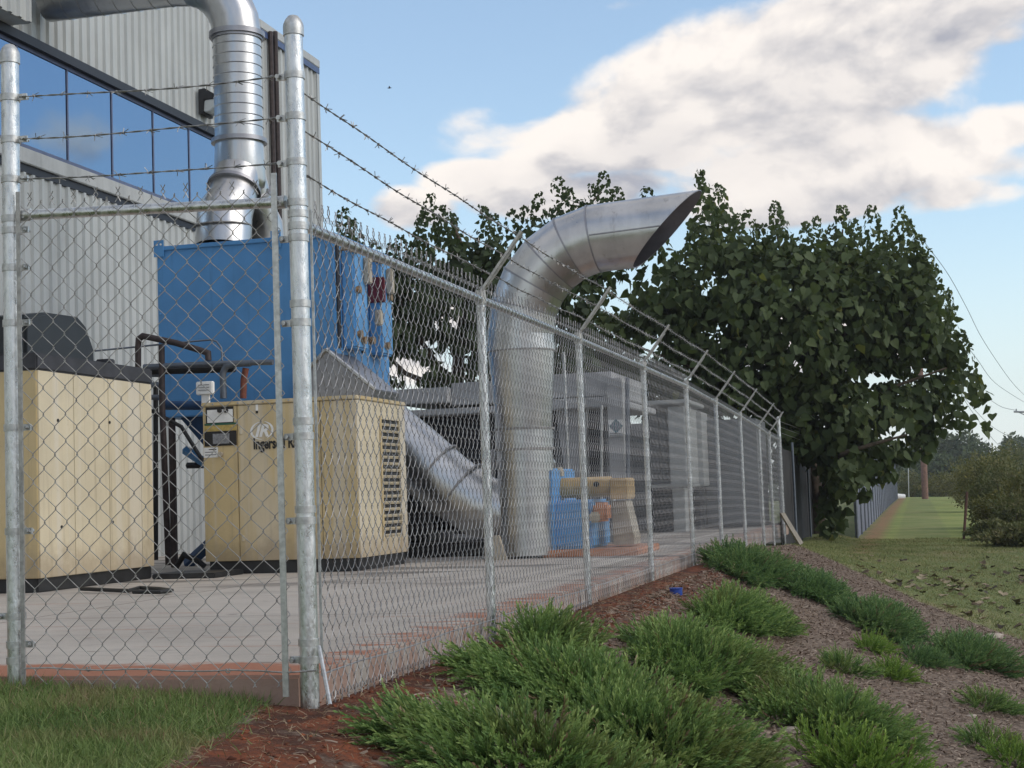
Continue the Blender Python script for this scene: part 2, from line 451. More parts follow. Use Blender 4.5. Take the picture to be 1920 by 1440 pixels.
def scatter(tv, tf, mats, locs, rnd, tint=None):
    """merge len(locs) copies of a template (tv, tf) under 3x3 matrices"""
    n = len(locs); nv = len(tv)
    V = np.einsum('nij,vj->nvi', mats, tv) + locs[:, None, :]
    Fa = (tf[None] + (np.arange(n) * nv)[:, None, None]).reshape(-1, tf.shape[1])
    rr = np.repeat(rnd, nv)
    if tint is not None: rr = np.clip(rr + np.tile(tint, n), 0, 1)
    return V.reshape(-1, 3), Fa, rr
def merge(parts):
    V = []; Fa = []; Rn = []; b = 0
    for v, f, r in parts:
        V.append(v); Fa.append(f + b); Rn.append(r); b += len(v)
    return np.concatenate(V), np.concatenate(Fa), np.concatenate(Rn)
def frames(dirs, twist):
    """rotation matrices whose z column is dirs"""
    d = dirs / np.linalg.norm(dirs, axis=1, keepdims=True)
    ref = np.where(np.abs(d[:, 2:3]) < .95, np.array([[0, 0, 1.0]]), np.array([[1.0, 0, 0]]))
    x = np.cross(ref, d); x /= np.linalg.norm(x, axis=1, keepdims=True)
    y = np.cross(d, x)
    c = np.cos(twist)[:, None]; s = np.sin(twist)[:, None]
    x2 = x * c + y * s; y2 = -x * s + y * c
    return np.stack([x2, y2, d], axis=2)

# ------------------------------------------------------------------ ground
def height(t, s):
    t = np.asarray(t, float); s = np.asarray(s, float)
    bank = np.interp(s, [-40, -1.6, 0, .35, 2.25, 3.4, 6, 12, 40], [.0, -.015, -.115, -.14, -.80, -1.09, -1.72, -2.6, -3.0])
    shelf = np.interp(s, [-40, 0, 1.2, 4.5, 8, 14, 40], [-.30, -.43, -.43, -.48, -.75, -1.6, -2.6]) - .16 * smooth(75, 24, t) * smooth(.2, 1.2, s)
    h = bank + (shelf - bank) * smooth(13, 26, t)
    far = np.interp(t, [104, 112, 160, 260, 900], [0, .0, 3.2, 5.0, 6.0])
    h = h - far
    under = smooth(.02, .12, t) * smooth(-.02, -.12, s) * (1 - smooth(23.5, 24, t))    # soil lies lower under the pad
    h = h - under * .16
    h = h + .012 * np.sin(t * 3.1 + 1.3 * s) * np.cos(2.3 * s) * smooth(.5, 1.5, s)
    return h
def gnd(px, py, far_y=160):
    d = ray(px, py)
    lo = None
    for Y in np.concatenate([np.arange(3.5, 30, .06), np.arange(30, far_y, .4)]):
        p = EYE + d * (Y / d.y)
        t, s, z = to_grid(p)
        if z <= float(height(t, s)): return p
    return EYE + d * (far_y / d.y)

def axis_vals(spec):
    out = []
    for a, b, st in spec: out.extend(list(np.arange(a, b, st)))
    out.append(spec[-1][1]); return np.array(out)
ta = axis_vals([(-60, -8, 4), (-8, 14, .16), (14, 32, .35), (32, 130, 1.6), (130, 300, 10), (300, 1500, 100)])
sa = axis_vals([(-700, -60, 80), (-60, -6, 6), (-6, -2.5, .5), (-2.5, 5, .12), (5, 9, .35), (9, 40, 2), (40, 700, 60)])
TT, SS = np.meshgrid(ta, sa, indexing='ij')
HH = height(TT, SS)
gv = np.stack([CX + TT * ST + SS * CT, CY + TT * CT - SS * ST, HH], -1).reshape(-1, 3)
ni, nj = TT.shape
idx = np.arange(ni * nj).reshape(ni, nj)
gf = np.stack([idx[:-1, :-1], idx[:-1, 1:], idx[1:, 1:], idx[1:, :-1]], -1).reshape(-1, 4)[:, ::-1]
# zones: mulch bed, red clay, mown lawn
edge_s = np.interp(TT, [-20, -1.2, -.9, -.1, .05, 11.2, 13.8, 19.8, 21], [-.9, -.55, -.42, -.18, -.1, 3.43, 2.25, .5, -2])
def mulch_mask(t, s):
    up = np.interp(t, [11.2, 13.8, 16.5, 19.8, 20.5], [3.7, 2.3, 1.3, .35, -3])
    near = smooth(-.15, .15, s - np.interp(t, [-3.0, -1.5, -.7, -.25, .0], [.25, .08, -.05, -.16, -.22]))
    rightlim = np.where(t < 11.2, 99.0, up)
    return near * np.clip((rightlim - s) / .25 + .5, 0, 1)
MU = mulch_mask(TT, SS)
CL = np.clip(1.25 - np.abs(SS + .05 - .10 * np.maximum(TT, 0) * .3) / .55, 0, 1) * smooth(13, 9, TT) * MU
CL = np.maximum(CL, MU * smooth(1.0, .2, SS) * smooth(.6, -.3, TT) * .9)
def ground_mat():
    m = bpy.data.materials.new('soil_and_lawn'); m.use_nodes = True
    nt = NT(m.node_tree); b = m.node_tree.nodes['Principled BSDF']
    b.inputs['Roughness'].default_value = .95; b.inputs['Specular IOR Level'].default_value = .15
    pos = nt.new('ShaderNodeNewGeometry').outputs['Position']
    mu = nt.new('ShaderNodeAttribute', attribute_name='mulch').outputs['Fac']
    cl = nt.new('ShaderNodeAttribute', attribute_name='clay').outputs['Fac']
    ln = nt.new('ShaderNodeAttribute', attribute_name='mow').outputs['Fac']
    bare = nt.new('ShaderNodeAttribute', attribute_name='bare').outputs['Fac']
    n_big = nt.noise(pos, .8, 5, .6); n_mid = nt.noise(pos, 6, 6, .65); n_fine = nt.noise(pos, 60, 5, .7)
    grass = nt.mix(nt.ramp(n_mid, .3, .7), (.13, .16, .065), (.20, .225, .095))
    n_pat = nt.noise(pos, 2.1, 6, .7)
    grass = nt.mix(nt.m('MULTIPLY', nt.ramp(n_pat, .50, .64), .4), grass, (.10, .125, .05))
    grass = nt.mix(nt.m('MULTIPLY', nt.ramp(n_big, .48, .66), .8), grass, (.27, .235, .13))
    grass = nt.mix(nt.m('MULTIPLY', nt.ramp(n_fine, .4, .7), .35), grass, (.07, .09, .035))
    grass = nt.mix(ln, grass, nt.mix(nt.ramp(n_big, .3, .7), (.17, .22, .065), (.27, .295, .10)))
    grass = nt.mix(nt.m('MULTIPLY', nt.m('MULTIPLY', bare, nt.ramp(n_mid, .3, .55)), .9), grass, (.30, .17, .10))
    chips = nt.voro(nt.mapping(pos, (1, 1.6, 1)), 34, out='Color')
    cs = nt.new('ShaderNodeSeparateColor'); nt.l.new(chips, cs.inputs[0])
    mulch = nt.mix(cs.outputs[0], (.12, .088, .068), (.29, .23, .18))
    mulch = nt.mix(nt.m('MULTIPLY', nt.ramp(n_big, .45, .7), .4), mulch, (.13, .075, .055))
    clay = nt.mix(nt.ramp(n_mid, .38, .66), (.075, .035, .024), (.25, .08, .038))
    clay = nt.mix(nt.m('MULTIPLY', nt.ramp(n_fine, .42, .62), .6), clay, (.10, .055, .04))
    mf = nt.ramp(nt.m('ADD', mu, nt.m('MULTIPLY', nt.m('SUBTRACT', n_mid, .5), .8)), .4, .6)
    cf = nt.ramp(nt.m('ADD', cl, nt.m('MULTIPLY', nt.m('SUBTRACT', n_mid, .5), 1.6)), .4, .75)
    c = nt.mix(mf, grass, mulch)
    c = nt.mix(cf, c, clay)
    nt.l.new(c, b.inputs['Base Color'])
    bn = nt.new('ShaderNodeBump'); bn.inputs['Strength'].default_value = .7; bn.inputs['Distance'].default_value = .02
    nt.l.new(nt.m('ADD', n_fine, nt.m('MULTIPLY', n_mid, 1.2)), bn.inputs['Height']); nt.l.new(bn.outputs[0], b.inputs['Normal'])
    return m
M['ground'] = ground_mat()
go = np_mesh('ground', gv, gf, 'ground', smooth_on=True)
def attr(o, name, arr):
    a = o.data.attributes.new(name, 'FLOAT', 'POINT'); a.data.foreach_set('value', np.asarray(arr, np.float32).ravel())
attr(go, 'mulch', MU); attr(go, 'clay', CL)
PATH_L = np.interp(TT, [20, 27, 105], [1.3, 1.35, 1.5]); 
strip = .5 + .5 * np.sign(np.sin((SS - .4) * 2.4))
lane = smooth(24, 30, TT) * smooth(.9, 1.4, SS - .2) * (1 - smooth(5.2, 6.2, SS - .004 * TT))
attr(go, 'mow', lane * (.55 + .45 * strip))
attr(go, 'bare', smooth(.35, .05, np.abs(SS - 1.22)) * smooth(20, 25, TT) * (1 - smooth(108, 112, TT)))
tag(go, kind='structure')

# ------------------------------------------------------------------ concrete pad
def pad_mat():
    m = bpy.data.materials.new('stained_concrete'); m.use_nodes = True
    nt = NT(m.node_tree); b = m.node_tree.nodes['Principled BSDF']
    b.inputs['Roughness'].default_value = .85; b.inputs['Specular IOR Level'].default_value = .25
    tc = nt.new('ShaderNodeTexCoord').outputs['Object']       # object axes: x along s, y along t
    se = nt.new('ShaderNodeSeparateXYZ'); nt.l.new(tc, se.inputs[0])
    s_, t_ = se.outputs[0], se.outputs[1]
    big = nt.noise(tc, .7, 5, .6); mid = nt.noise(nt.mapping(tc, (1, 2.5, 1)), 3.0, 7, .68); fine = nt.noise(tc, 70, 4, .7)
    c = nt.mix(nt.ramp(big, .3, .7), (.37, .335, .295), (.47, .43, .38))
    c = nt.mix(nt.m('MULTIPLY', nt.ramp(mid, .45, .75), .35), c, (.22, .20, .185))
    c = nt.mix(nt.m('MULTIPLY', nt.ramp(fine, .5, .75), .25), c, (.18, .165, .15))
    edge = nt.m('MAXIMUM', nt.ramp(t_, 1.0, .1), nt.m('MULTIPLY', nt.ramp(s_, -.75, -.1), .62))
    dirt = nt.ramp(nt.m('ADD', edge, nt.m('MULTIPLY', nt.m('SUBTRACT', mid, .5), 1.5)), .46, .72)
    nz = nt.new('ShaderNodeSeparateXYZ'); nt.l.new(nt.new('ShaderNodeNewGeometry').outputs['Normal'], nz.inputs[0])
    topf = nt.ramp(nz.outputs[2], .2, .8, .5, 1.0)
    dirt = nt.m('MULTIPLY', dirt, topf)
    c = nt.mix(nt.m('MULTIPLY', dirt, .9), c, (.34, .13, .068))
    st = nt.noise(nt.mapping(tc, (.35, 3.2, 1)), 1.7, 7, .7)
    c = nt.mix(nt.m('MULTIPLY', nt.m('MULTIPLY', nt.ramp(st, .56, .68), nt.ramp(t_, 10, 1)), .5), c, (.31, .14, .085))
    wet = nt.noise(nt.mapping(tc, (.5, 1.4, 1)), 1.1, 5, .6)
    c = nt.mix(nt.m('MULTIPLY', nt.m('MULTIPLY', nt.ramp(wet, .5, .62), nt.ramp(t_, 4.5, 7.5)), .75), c, (.085, .078, .075))
    def joint(v, at):
        return nt.m('LESS_THAN', nt.m('ABSOLUTE', nt.m('SUBTRACT', v, at)), .012)
    j = joint(t_, 3.1)
    for v, at in ((t_, 6.6), (t_, 11.0), (s_, -3.2), (s_, -6.4)): j = nt.m('MAXIMUM', j, joint(v, at))
    c = nt.mix(nt.m('MULTIPLY', j, .65), c, (.07, .06, .055))
    sp = nt.noise(nt.mapping(tc, (1, 1.6, 1), (4, 2, 0)), 2.6, 4, .55)
    c = nt.mix(nt.m('MULTIPLY', nt.ramp(sp, .64, .72), .55), c, (.12, .105, .095))
    nt.l.new(c, b.inputs['Base Color'])
    bn = nt.new('ShaderNodeBump'); bn.inputs['Strength'].default_value = .25; bn.inputs['Distance'].default_value = .01
    nt.l.new(nt.m('ADD', fine, mid), bn.inputs['Height']); nt.l.new(bn.outputs[0], b.inputs['Normal'])
    return m
M['pad'] = pad_mat()
def pad_box(name, t0, t1, s0, s1, z0, z1, matl, bevel=.012):
    """box with object axes along the grid"""
    me = bpy.data.meshes.new(name); bm = bmesh.new()
    vs_ = [bm.verts.new((s, t, z)) for z in (z0, z1) for t, s in ((t0, s0), (t1, s0), (t1, s1), (t0, s1))]
    for f in [(0, 1, 2, 3), (7, 6, 5, 4), (0, 4, 5, 1), (1, 5, 6, 2), (2, 6, 7, 3), (3, 7, 4, 0)]: bm.faces.new([vs_[i] for i in f])
    bmesh.ops.recalc_face_normals(bm, faces=bm.faces)
    bmesh.ops.bevel(bm, geom=list(bm.edges), offset=bevel, segments=2, affect='EDGES')
    bm.to_mesh(me); bm.free(); me.materials.append(M[matl])
    o = bpy.data.objects.new(name, me); col.objects.link(o)
    o.matrix_world = Matrix.Translation((CX, CY, 0)) @ Matrix.Rotation(-TH, 4, 'Z')
    return o
tag(pad_box('concrete_pad', .06, 23.5, -26, -.06, -.22, 0, 'pad'), kind='structure')


# ================================================================== the metal building
WS = -8.0                                        # wall plane (s)
def wz(px, py): return gs(px, py, WS)[2]
T_END = gs(597, 300, WS)[0]
Z_TOP = gs(590, 122, WS)[2]
Z_HEAD = .5 * (gs(126, 117, WS)[2] + gs(354, 246, WS)[2])     # window head
Z_SILL = .5 * (gs(126, 298, WS)[2] + gs(287, 368, WS)[2])     # glass bottom
T_WEND = gs(438, 300, WS)[0]
T0 = -6.0
bld = thing('factory_building', G(8, WS - 4, 0), 'grey ribbed metal building with a blue window band, behind the duct and blue box', 'building')
def ribbed(t0, t1, z0, z1, s, depth=.035, pitch=.2):
    mb = MB(); prof = []
    t = t0
    while t < t1:
        for dt, ds in ((0, 0), (.11, 0), (.13, depth), (.175, depth), (.195, 0)):
            if t + dt <= t1: prof.append((t + dt, s + ds))
        t += pitch
    prof.append((t1, s))
    vs_ = [G(a, b, z) for z in (z0, z1) for a, b in prof]
    n = len(prof)
    mb.add(vs_, [(i, i + 1, n + i + 1, n + i) for i in range(n - 1)])
    mb.box(t0, t1, s - .12, s - .02, z0, z1)
    return mb
ribbed(T0, T_END, Z_HEAD + .10, Z_TOP, WS).build('upper_wall', 'wall', bld)
ribbed(T0, T_END, -.05, Z_SILL - .34, WS).build('lower_wall', 'wall', bld)
ribbed(T_WEND, T_END, Z_SILL - .34, Z_HEAD + .10, WS).build('wall_strip', 'wall', bld)
MB().box(T0, T_END, -20, WS - .13, -.05, Z_TOP - .1).build('building_core', 'wall', bld)
MB().box(T0, T_END + .02, WS - .10, WS + .07, Z_TOP - .05, Z_TOP + .10).box(T_END - .12, T_END + .02, -20, WS - .1, Z_TOP - .1, Z_TOP + .10).build('parapet_cap', 'trim', bld, bevel=.01)
MB().box(T0, T_END + .012, WS + .045, WS + .062, Z_TOP - .16, Z_TOP - .055).build('blue_stripe', 'trim_blue', bld)
MB().box(T_END - .10, T_END + .015, WS + .038, WS + .055, -.05, Z_TOP - .17).build('corner_trim', 'wall', bld)
MB().box(T0, T_WEND, WS - .02, WS + .07, Z_SILL - .24, Z_SILL - .05).build('sill_band', 'trim', bld, bevel=.01)
MB().box(T0, T_WEND, WS - .05, WS + .03, Z_SILL - .34, Z_SILL - .242).build('sill_shadow_strip', 'flashing_and_shade', bld)  # black strip painting the shadow gap below the sill band
MB().box(T0, T_WEND, WS - .02, WS + .085, Z_HEAD + .015, Z_HEAD + .13).build('head_flashing', 'flashing_and_shade', bld)
MB().box(T0, T_WEND, WS - .02, WS + .012, Z_HEAD - .035, Z_HEAD + .014).build('window_head', 'frame', bld)
MB().box(T0, T_WEND, WS - .02, WS + .02, Z_SILL - .048, Z_SILL + .01).build('window_sill', 'frame', bld)
seams = [gs(x, 250, WS)[0] for x in (33, 127, 210, 287, 354, 412)]
step = (seams[3] - seams[0]) / 3
ts = [seams[0] - step * k for k in range(9, 0, -1)] + seams
for a, b in zip(ts[:-1], ts[1:]):
    MB().box(a + .03, b - .03, WS - .03, WS - .005, Z_SILL + .012, Z_HEAD - .037).build('window_pane', 'glass', bld)
for a in ts: MB().box(a - .016, a + .016, WS - .02, WS + .006, Z_SILL + .011, Z_HEAD - .036).build('window_mullion', 'frame', bld)
# projecting bay at the upper left
tb = gs(58, 40, WS + .35)[0]
bay = ribbed(T0, tb, Z_HEAD + .13, Z_TOP + .4, WS + .35); bay.box(T0, tb - .001, WS - .01, WS + .345, Z_HEAD + .135, Z_TOP + .39)
bay.build('wall_bay', 'wall', bld)
# dark conduits down the wall
for px in (509, 518):
    a = gs(px, 200, WS + .08); z0 = gs(px, 420, WS + .08)[2]; z1 = gs(px, 62, WS + .08)[2]
    MB().tube([G(a[0], WS + .09, z0), G(a[0], WS + .09, z1)], .045, 8).build('conduit', 'brown_pipe', bld, 40)
# wall light
lp = on_s(388, 195, WS + .1); lt, ls, lz = to_grid(lp)
lamp = thing('wall_light', G(lt, WS + .05, lz), 'dark bronze wall light with a pale lens, left of the round duct', 'wall light')
pz = [(0, .19), (.10, .20), (.30, .07), (.30, .03), (.09, .02), (.07, -.19), (0, -.19)]
MB().prism([G(lt - .18, WS + .045 + a, lz + b) for a, b in pz], [G(lt + .18, WS + .045 + a, lz + b) for a, b in pz]).build('lamp_housing', 'lampbody', lamp, bevel=.006)
q = [(.092, .018), (.29, .028), (.26, -.10), (.16, -.17), (.073, -.16)]
MB().prism([G(lt - .165, WS + .045 + a, lz + b) for a, b in q], [G(lt + .165, WS + .045 + a, lz + b) for a, b in q]).build('lens', 'lens', lamp, bevel=.012)

# ================================================================== round duct over the blue box
PT, PS, PR = 11.03, -5.27, .285
duct = thing('overhead_duct', G(PT, PS, 3.64), 'round spiral steel duct running from the wall down onto the blue box', 'duct')
def zt(px, py, t=PT): return gt(px, py, t)[2]
Z_F1, Z_F2, Z_J = zt(453, 66), zt(458, 265), zt(460, 345)
ZC = Z_F1 + .75                                  # centre height of the horizontal run
mb = MB(); mb.tube([G(PT, WS + .2, ZC), G(PT, PS - .78, ZC)], PR, 40)
for k in range(9):
    s_ = WS + .5 + k * .23
    if s_ < PS - .85: mb.tube([G(PT, s_ - .01, ZC), G(PT, s_ + .01, ZC)], PR + .008, 40)
mb.build('horizontal_pipe', 'duct', duct, 40)
arc = [G(PT, PS - .75 + .75 * math.sin(a), ZC - .75 + .75 * math.cos(a)) for a in [R(x) for x in range(0, 91, 15)]]
mb = MB().tube([G(PT, PS - .80, ZC)] + arc[1:] + [G(PT, PS, Z_F1 - .03)], PR + .004, 40)
mb.build('elbow', 'duct', duct, 14)
MB().tube([G(PT, PS, Z_F1 - .03), G(PT, PS, Z_F1 + .03)], PR + .045, 40).tube([G(PT, PS, Z_F1 - .06), G(PT, PS, Z_F1 - .03)], PR + .02, 40).build('flange', 'duct_dull', duct, 40)
mb = MB().tube([G(PT, PS, Z_F2), G(PT, PS, Z_F1 - .02)], PR, 44)
z = Z_F1 - .15
while z > Z_F2 + .06:
    mb.tube([G(PT, PS, z - .007), G(PT, PS, z), G(PT, PS, z + .007)], [PR, PR + .008, PR], 44, caps=False); z -= .122
mb.build('vertical_pipe', 'duct', duct, 30)
MB().tube([G(PT, PS, Z_F2 - .025), G(PT, PS, Z_F2 + .025)], PR + .045, 40).build('flange', 'duct_dull', duct, 40)
mb = MB().tube([G(PT, PS, Z_J - .22), G(PT, PS, Z_J - .16), G(PT, PS, Z_J - .05), G(PT, PS, Z_J + .04), G(PT, PS, Z_F2)], [.05, .17, PR, PR + .02, PR], 40)
mb.build('wye_body', 'duct', duct, 40)
Z_BOX = 3.64
for sgn in (-1, 1):
    c0 = G(PT + sgn * .02, PS, Z_J + .16); c1 = G(PT + sgn * .26, PS, Z_J - .24); c2 = G(PT + sgn * .44, PS, Z_BOX + .40); c3 = G(PT + sgn * .50, PS, Z_BOX - .01)
    leg = MB().tube([c0, c1, c2, c3], [PR * .98, PR, PR + .03, PR + .04], 40).build('branch_pipe', 'duct', duct, 40)
    d = (Vector(c1) - Vector(c0)).normalized()
    ctr = Vector(c0) + d * .30
    MB().tube([ctr - d * .02, ctr + d * .02], PR + .035, 40).build('flange', 'duct_dull', leg, 40)
    m1 = G(PT + sgn * .49, PS, Z_BOX + .24)
    MB().tube([m1 + Vector((0, 0, -.006)), m1 + Vector((0, 0, .006))], PR + .045, 40).build('pipe_seam', 'seam', leg, 40)

# ================================================================== blue box (dust collector)
BT0, BT1 = 10.2, 11.95
BS0, BS1 = gt(296, 600, BT0)[1], gt(630, 600, BT0)[1]
BZ0 = gt(345, 782, BT0)[2]
box = thing('blue_collector', G((BT0 + BT1) / 2, (BS0 + BS1) / 2, 0), 'tall blue steel collector box on legs, under the spiral duct', 'dust collector')
MB().box(BT0, BT1, BS0, BS1, BZ0, Z_BOX).build('cabinet', 'blue', box, bevel=.012)
MB().box(BT0 - .02, BT1 + .02, BS0 - .02, BS1 + .02, Z_BOX - .05, Z_BOX - .0).build('top_rim', 'blue', box, bevel=.006)
for s_ in (BS0, BS1 - .72):
    e = MB().box(BT0 - .03, BT0 - .018, s_ - .02, s_ + .10, Z_BOX - .12, Z_BOX + .07).build('lifting_lug', 'blue', box)
    for k in (.02, .07):
        MB().tube([G(BT0 - .031, s_ + k, Z_BOX + .02), G(BT0 - .036, s_ + k, Z_BOX + .02)], .012, 8).build('bolt', 'white', e)
for k in range(7):                                # bolts down the left edge
    MB().tube([G(BT0 - .001, BS0 + .035, Z_BOX - .25 - k * .26), G(BT0 - .012, BS0 + .035, Z_BOX - .25 - k * .26)], .011, 8).build('bolt', 'blue_bright', box)
hp0 = [G(BT0 + .05, BS0 + .22, BZ0), G(BT1 - .05, BS0 + .22, BZ0), G(BT1 - .05, BS1 - .1, BZ0), G(BT0 + .05, BS1 - .1, BZ0)]
hp1 = [G(BT0 + .2, BS0 + .55, BZ0 - .45), G(BT1 - .5, BS0 + .55, BZ0 - .45), G(BT1 - .5, BS1 - .7, BZ0 - .45), G(BT0 + .2, BS1 - .7, BZ0 - .45)]
MB().hexa(hp1 + hp0).build('hopper', 'blue_dark', box, bevel=.01)
for t_ in (BT0 + .06, BT1 - .06):
    for s_ in (BS0 + .12, BS1 - .06):
        MB().box(t_ - .035, t_ + .035, s_ - .03, s_ + .03, 0, BZ0 - .002).build('leg', 'brown_pipe' if (s_ < -5 and t_ < 11) else 'blue', box, bevel=.006)
def bar(a, b, r, n=4): return MB().tube([a, b], r, n)
bar(G(BT0 + .3, BS0 + .15, gt(318, 842, BT0)[2]), G(BT0 + .3, BS0 + .75, gt(385, 905, BT0)[2]), .055).build('brace', 'blue_bright', box)
bar(G(BT0 + .3, BS0 + .15, gt(318, 1062, BT0)[2]), G(BT0 + .3, BS0 + .75, gt(390, 980, BT0)[2]), .07).build('brace', 'blue_dark', box)
bar(G(BT0 + .35, BS0 + .15, gt(330, 872, BT0)[2]), G(BT0 + .35, BS0 + .75, gt(380, 872, BT0)[2]), .035).build('brace', 'skirt', box)
# valve gear on the right face
RF = BS1
def right_face(px, py): g_ = gs(px, py, RF); return g_[0], g_[2]
zt0 = gs(645, 470, RF)[2]; zb0 = gs(650, 655, RF)[2]
for (px0, px1) in ((640, 664), (690, 711)):
    a, b = right_face(px0, 560)[0], right_face(px1, 560)[0]
    MB().box(a, b, RF + .002, RF + .16, zb0, zt0).build('header_tank', 'blue_bright', box, bevel=.02)
for (px, py, w_, h_, m_) in ((659, 510, .11, .30, 'beige'), (702, 530, .11, .30, 'beige'), (680, 598, .11, .18, 'beige'), (690, 545, .06, .30, 'red')):
    a, z_ = right_face(px, py)
    dd = .12 if m_ == 'beige' else .08
    MB().box(a - w_ / 2, a + w_ / 2, RF + .162 if m_ == 'beige' else RF + .003, RF + .162 + dd * .6, z_ - h_ / 2, z_ + h_ / 2).build('valve_box' if m_ == 'beige' else 'red_panel', m_, box, bevel=.012)
for (px, py) in ((640, 470), (690, 490), (645, 545), (648, 628), (672, 640), (655, 640), (700, 650), (705, 560)):
    a, z_ = right_face(px, py)
    v_ = MB().tube([G(a, RF + .004, z_), G(a, RF + .2, z_)], .045, 8).tube([G(a - .06, RF + .14, z_), G(a + .06, RF + .14, z_)], .035, 8)
    v_.build('valve', 'brass', box, 40)
for px in (632, 676):
    a, _ = right_face(px, 550)
    MB().box(a - .03, a + .05, RF + .003, RF + .02, zb0, zt0 + .05).build('recess_shade_strip', 'tower_dark', box)  # raised near-black strips painting the shade in the gaps between the tanks

# transition hood and lower duct ------------------------------------------------
ST_T, ST_S, ST_R = 10.6, -1.80, .305
stack = thing('exhaust_stack', G(ST_T, ST_S, 0), 'big silver sheet metal stack with a hooked elbow mouth, behind the side fence', 'exhaust stack')
HT = 10.74
def hp(px, py, t=HT): g_ = gt(px, py, t); return G(t, g_[1], g_[2])
# gabled hood between the box and the sloping pipe
hpoly = [(556, 800), (556, 716), (612, 655), (704, 730), (688, 800)]
hq = [gt(x, y, 9.95) for x, y in hpoly]
MB().prism([G(9.95, a[1], a[2]) for a in hq], [G(10.75, a[1], a[2]) for a in hq]).build('transition_hood', 'duct_dull', stack, bevel=.006)
mb = MB()
for a, b in zip(hq[1:3], hq[2:4]): mb.tube([G(9.94, a[1], a[2]), G(9.94, b[1], b[2])], .022, 6)
mb.build('hood_rim', 'duct', stack)
pth_px = [(690, 783), (775, 852), (838, 908), (900, 948), (985, 976)]
pth = [hp(x, y) for x, y in pth_px]
d0 = (pth[1] - pth[0]).normalized()
PRD = .36
low_pipe = MB().tube([pth[0] - d0 * .35] + pth[1:], [PRD, PRD, PRD, .345, .31], 40).build('sloping_pipe', 'duct', stack, 16)
MB().tube([pth[0] - d0 * .02, pth[0] + d0 * .02], PRD + .015, 40).build('pipe_collar', 'duct', low_pipe, 40)
for k in (.35, .72):
    c = pth[1].lerp(pth[3], k); d = (pth[3] - pth[1]).normalized()
    MB().tube([c - d * .010, c + d * .010], PRD + .012, 40).build('pipe_seam', 'seam', low_pipe, 40)
# the stack itself
def sz(px, py): return gt(px, py, ST_T)[2]
z_r0, z_r1, z_c1, z_top = sz(982, 843), sz(982, 805), sz(980, 652), sz(978, 618)
R2 = .365
MB().tube([G(ST_T, ST_S, .03), G(ST_T, ST_S, z_r0)], ST_R, 48).build('stack_base', 'duct', stack, 40)
MB().tube([G(ST_T, ST_S, z_r0 - .01), G(ST_T, ST_S, z_r1 + .01)], ST_R + .012, 48).build('stack_collar', 'duct', stack, 40)
for z_ in (z_r0, z_r1):
    MB().tube([G(ST_T, ST_S, z_ - .012), G(ST_T, ST_S, z_ + .012)], ST_R + .028, 48).build('flange', 'seam', stack, 40)
MB().tube([G(ST_T, ST_S, z_r1), G(ST_T, ST_S, z_c1)], [ST_R, R2], 48).build('stack_cone', 'duct', stack, 40)
MB().tube([G(ST_T, ST_S, z_c1 - .035), G(ST_T, ST_S, z_c1 + .035)], R2 + .014, 48).build('stack_band', 'duct', stack, 40)
MB().tube([G(ST_T, ST_S, z_c1 - .05), G(ST_T, ST_S, z_c1 - .037)], R2 + .016, 48).build('stack_seam', 'seam', stack, 40)
MB().tube([G(ST_T, ST_S, z_c1), G(ST_T, ST_S, z_top)], R2, 48).build('stack_neck', 'duct', stack, 40)
# mitred elbow, one gore after another
RC = 1.02
za = z_top - .07
angs = [0, 17, 33, 49, 65, 81, 90]
nn = 48
def elbow_ring(an, extra=0.0, grow=0.0):
    a = R(an)
    c = G(ST_T, ST_S + RC * (1 - math.cos(a)), za + RC * math.sin(a))
    rad = D_S * (-math.cos(a)) + Vector((0, 0, math.sin(a)))       # outward from the centre of the bend
    return [c + rad * (math.cos(2 * math.pi * j / nn) * (R2 + .004 + grow)) + D_T * (math.sin(2 * math.pi * j / nn) * (R2 + .004 + grow)) for j in range(nn)]
def seam_ring(an):                                # on the mitre: stretched in the bend's plane
    return elbow_ring(an)
for a0, a1 in zip(angs[:-2], angs[1:-1]):
    mb = MB(); q = elbow_ring(a0) + elbow_ring(a1)
    mb.add(q, [(j, (j + 1) % nn, nn + (j + 1) % nn, nn + j) for j in range(nn)])
    go_ = mb.build('elbow_gore', 'duct', stack, 40)
    mb = MB(); q = elbow_ring(a1 - .5, 0, .007) + elbow_ring(a1 + .5, 0, .007)
    mb.add(q, [(j, (j + 1) % nn, nn + (j + 1) % nn, nn + j) for j in range(nn)])
    mb.build('gore_seam', 'duct_dull', go_, 40)
# the mouth: level pipe cut on a slant, long at the top
ringE = elbow_ring(81)
ax = (D_S * math.sin(R(87)) + Vector((0, 0, math.cos(R(87)))))
radE = Vector((0, 0, 1)) * math.sin(R(87)) - D_S * math.cos(R(87))
ctrE = sum(ringE, Vector()) / nn
def mouth(rr):
    out = []
    for j in range(nn):
        an = 2 * math.pi * j / nn; up = math.cos(an)
        L = .80 + .40 * up
        out.append(ctrE + ax * L + radE * (up * rr) + D_T * (math.sin(an) * rr) + Vector((0, 0, -.0)))
    return out
ro = mouth(R2 + .004); rin = mouth(R2 - .006); rinb = [p - ax * .5 for p in elbow_ring(81, 0, -.01)]
rinE = elbow_ring(80, 0, -.012)
mb = MB(); mb.add(ringE + ro, [(j, (j + 1) % nn, nn + (j + 1) % nn, nn + j) for j in range(nn)])
mo = mb.build('stack_mouth', 'duct', stack, 40)
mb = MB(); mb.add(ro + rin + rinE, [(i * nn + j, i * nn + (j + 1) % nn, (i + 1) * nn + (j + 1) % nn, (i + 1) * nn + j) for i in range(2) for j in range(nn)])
mb.build('mouth_lining', 'duct_inside', mo, 40)
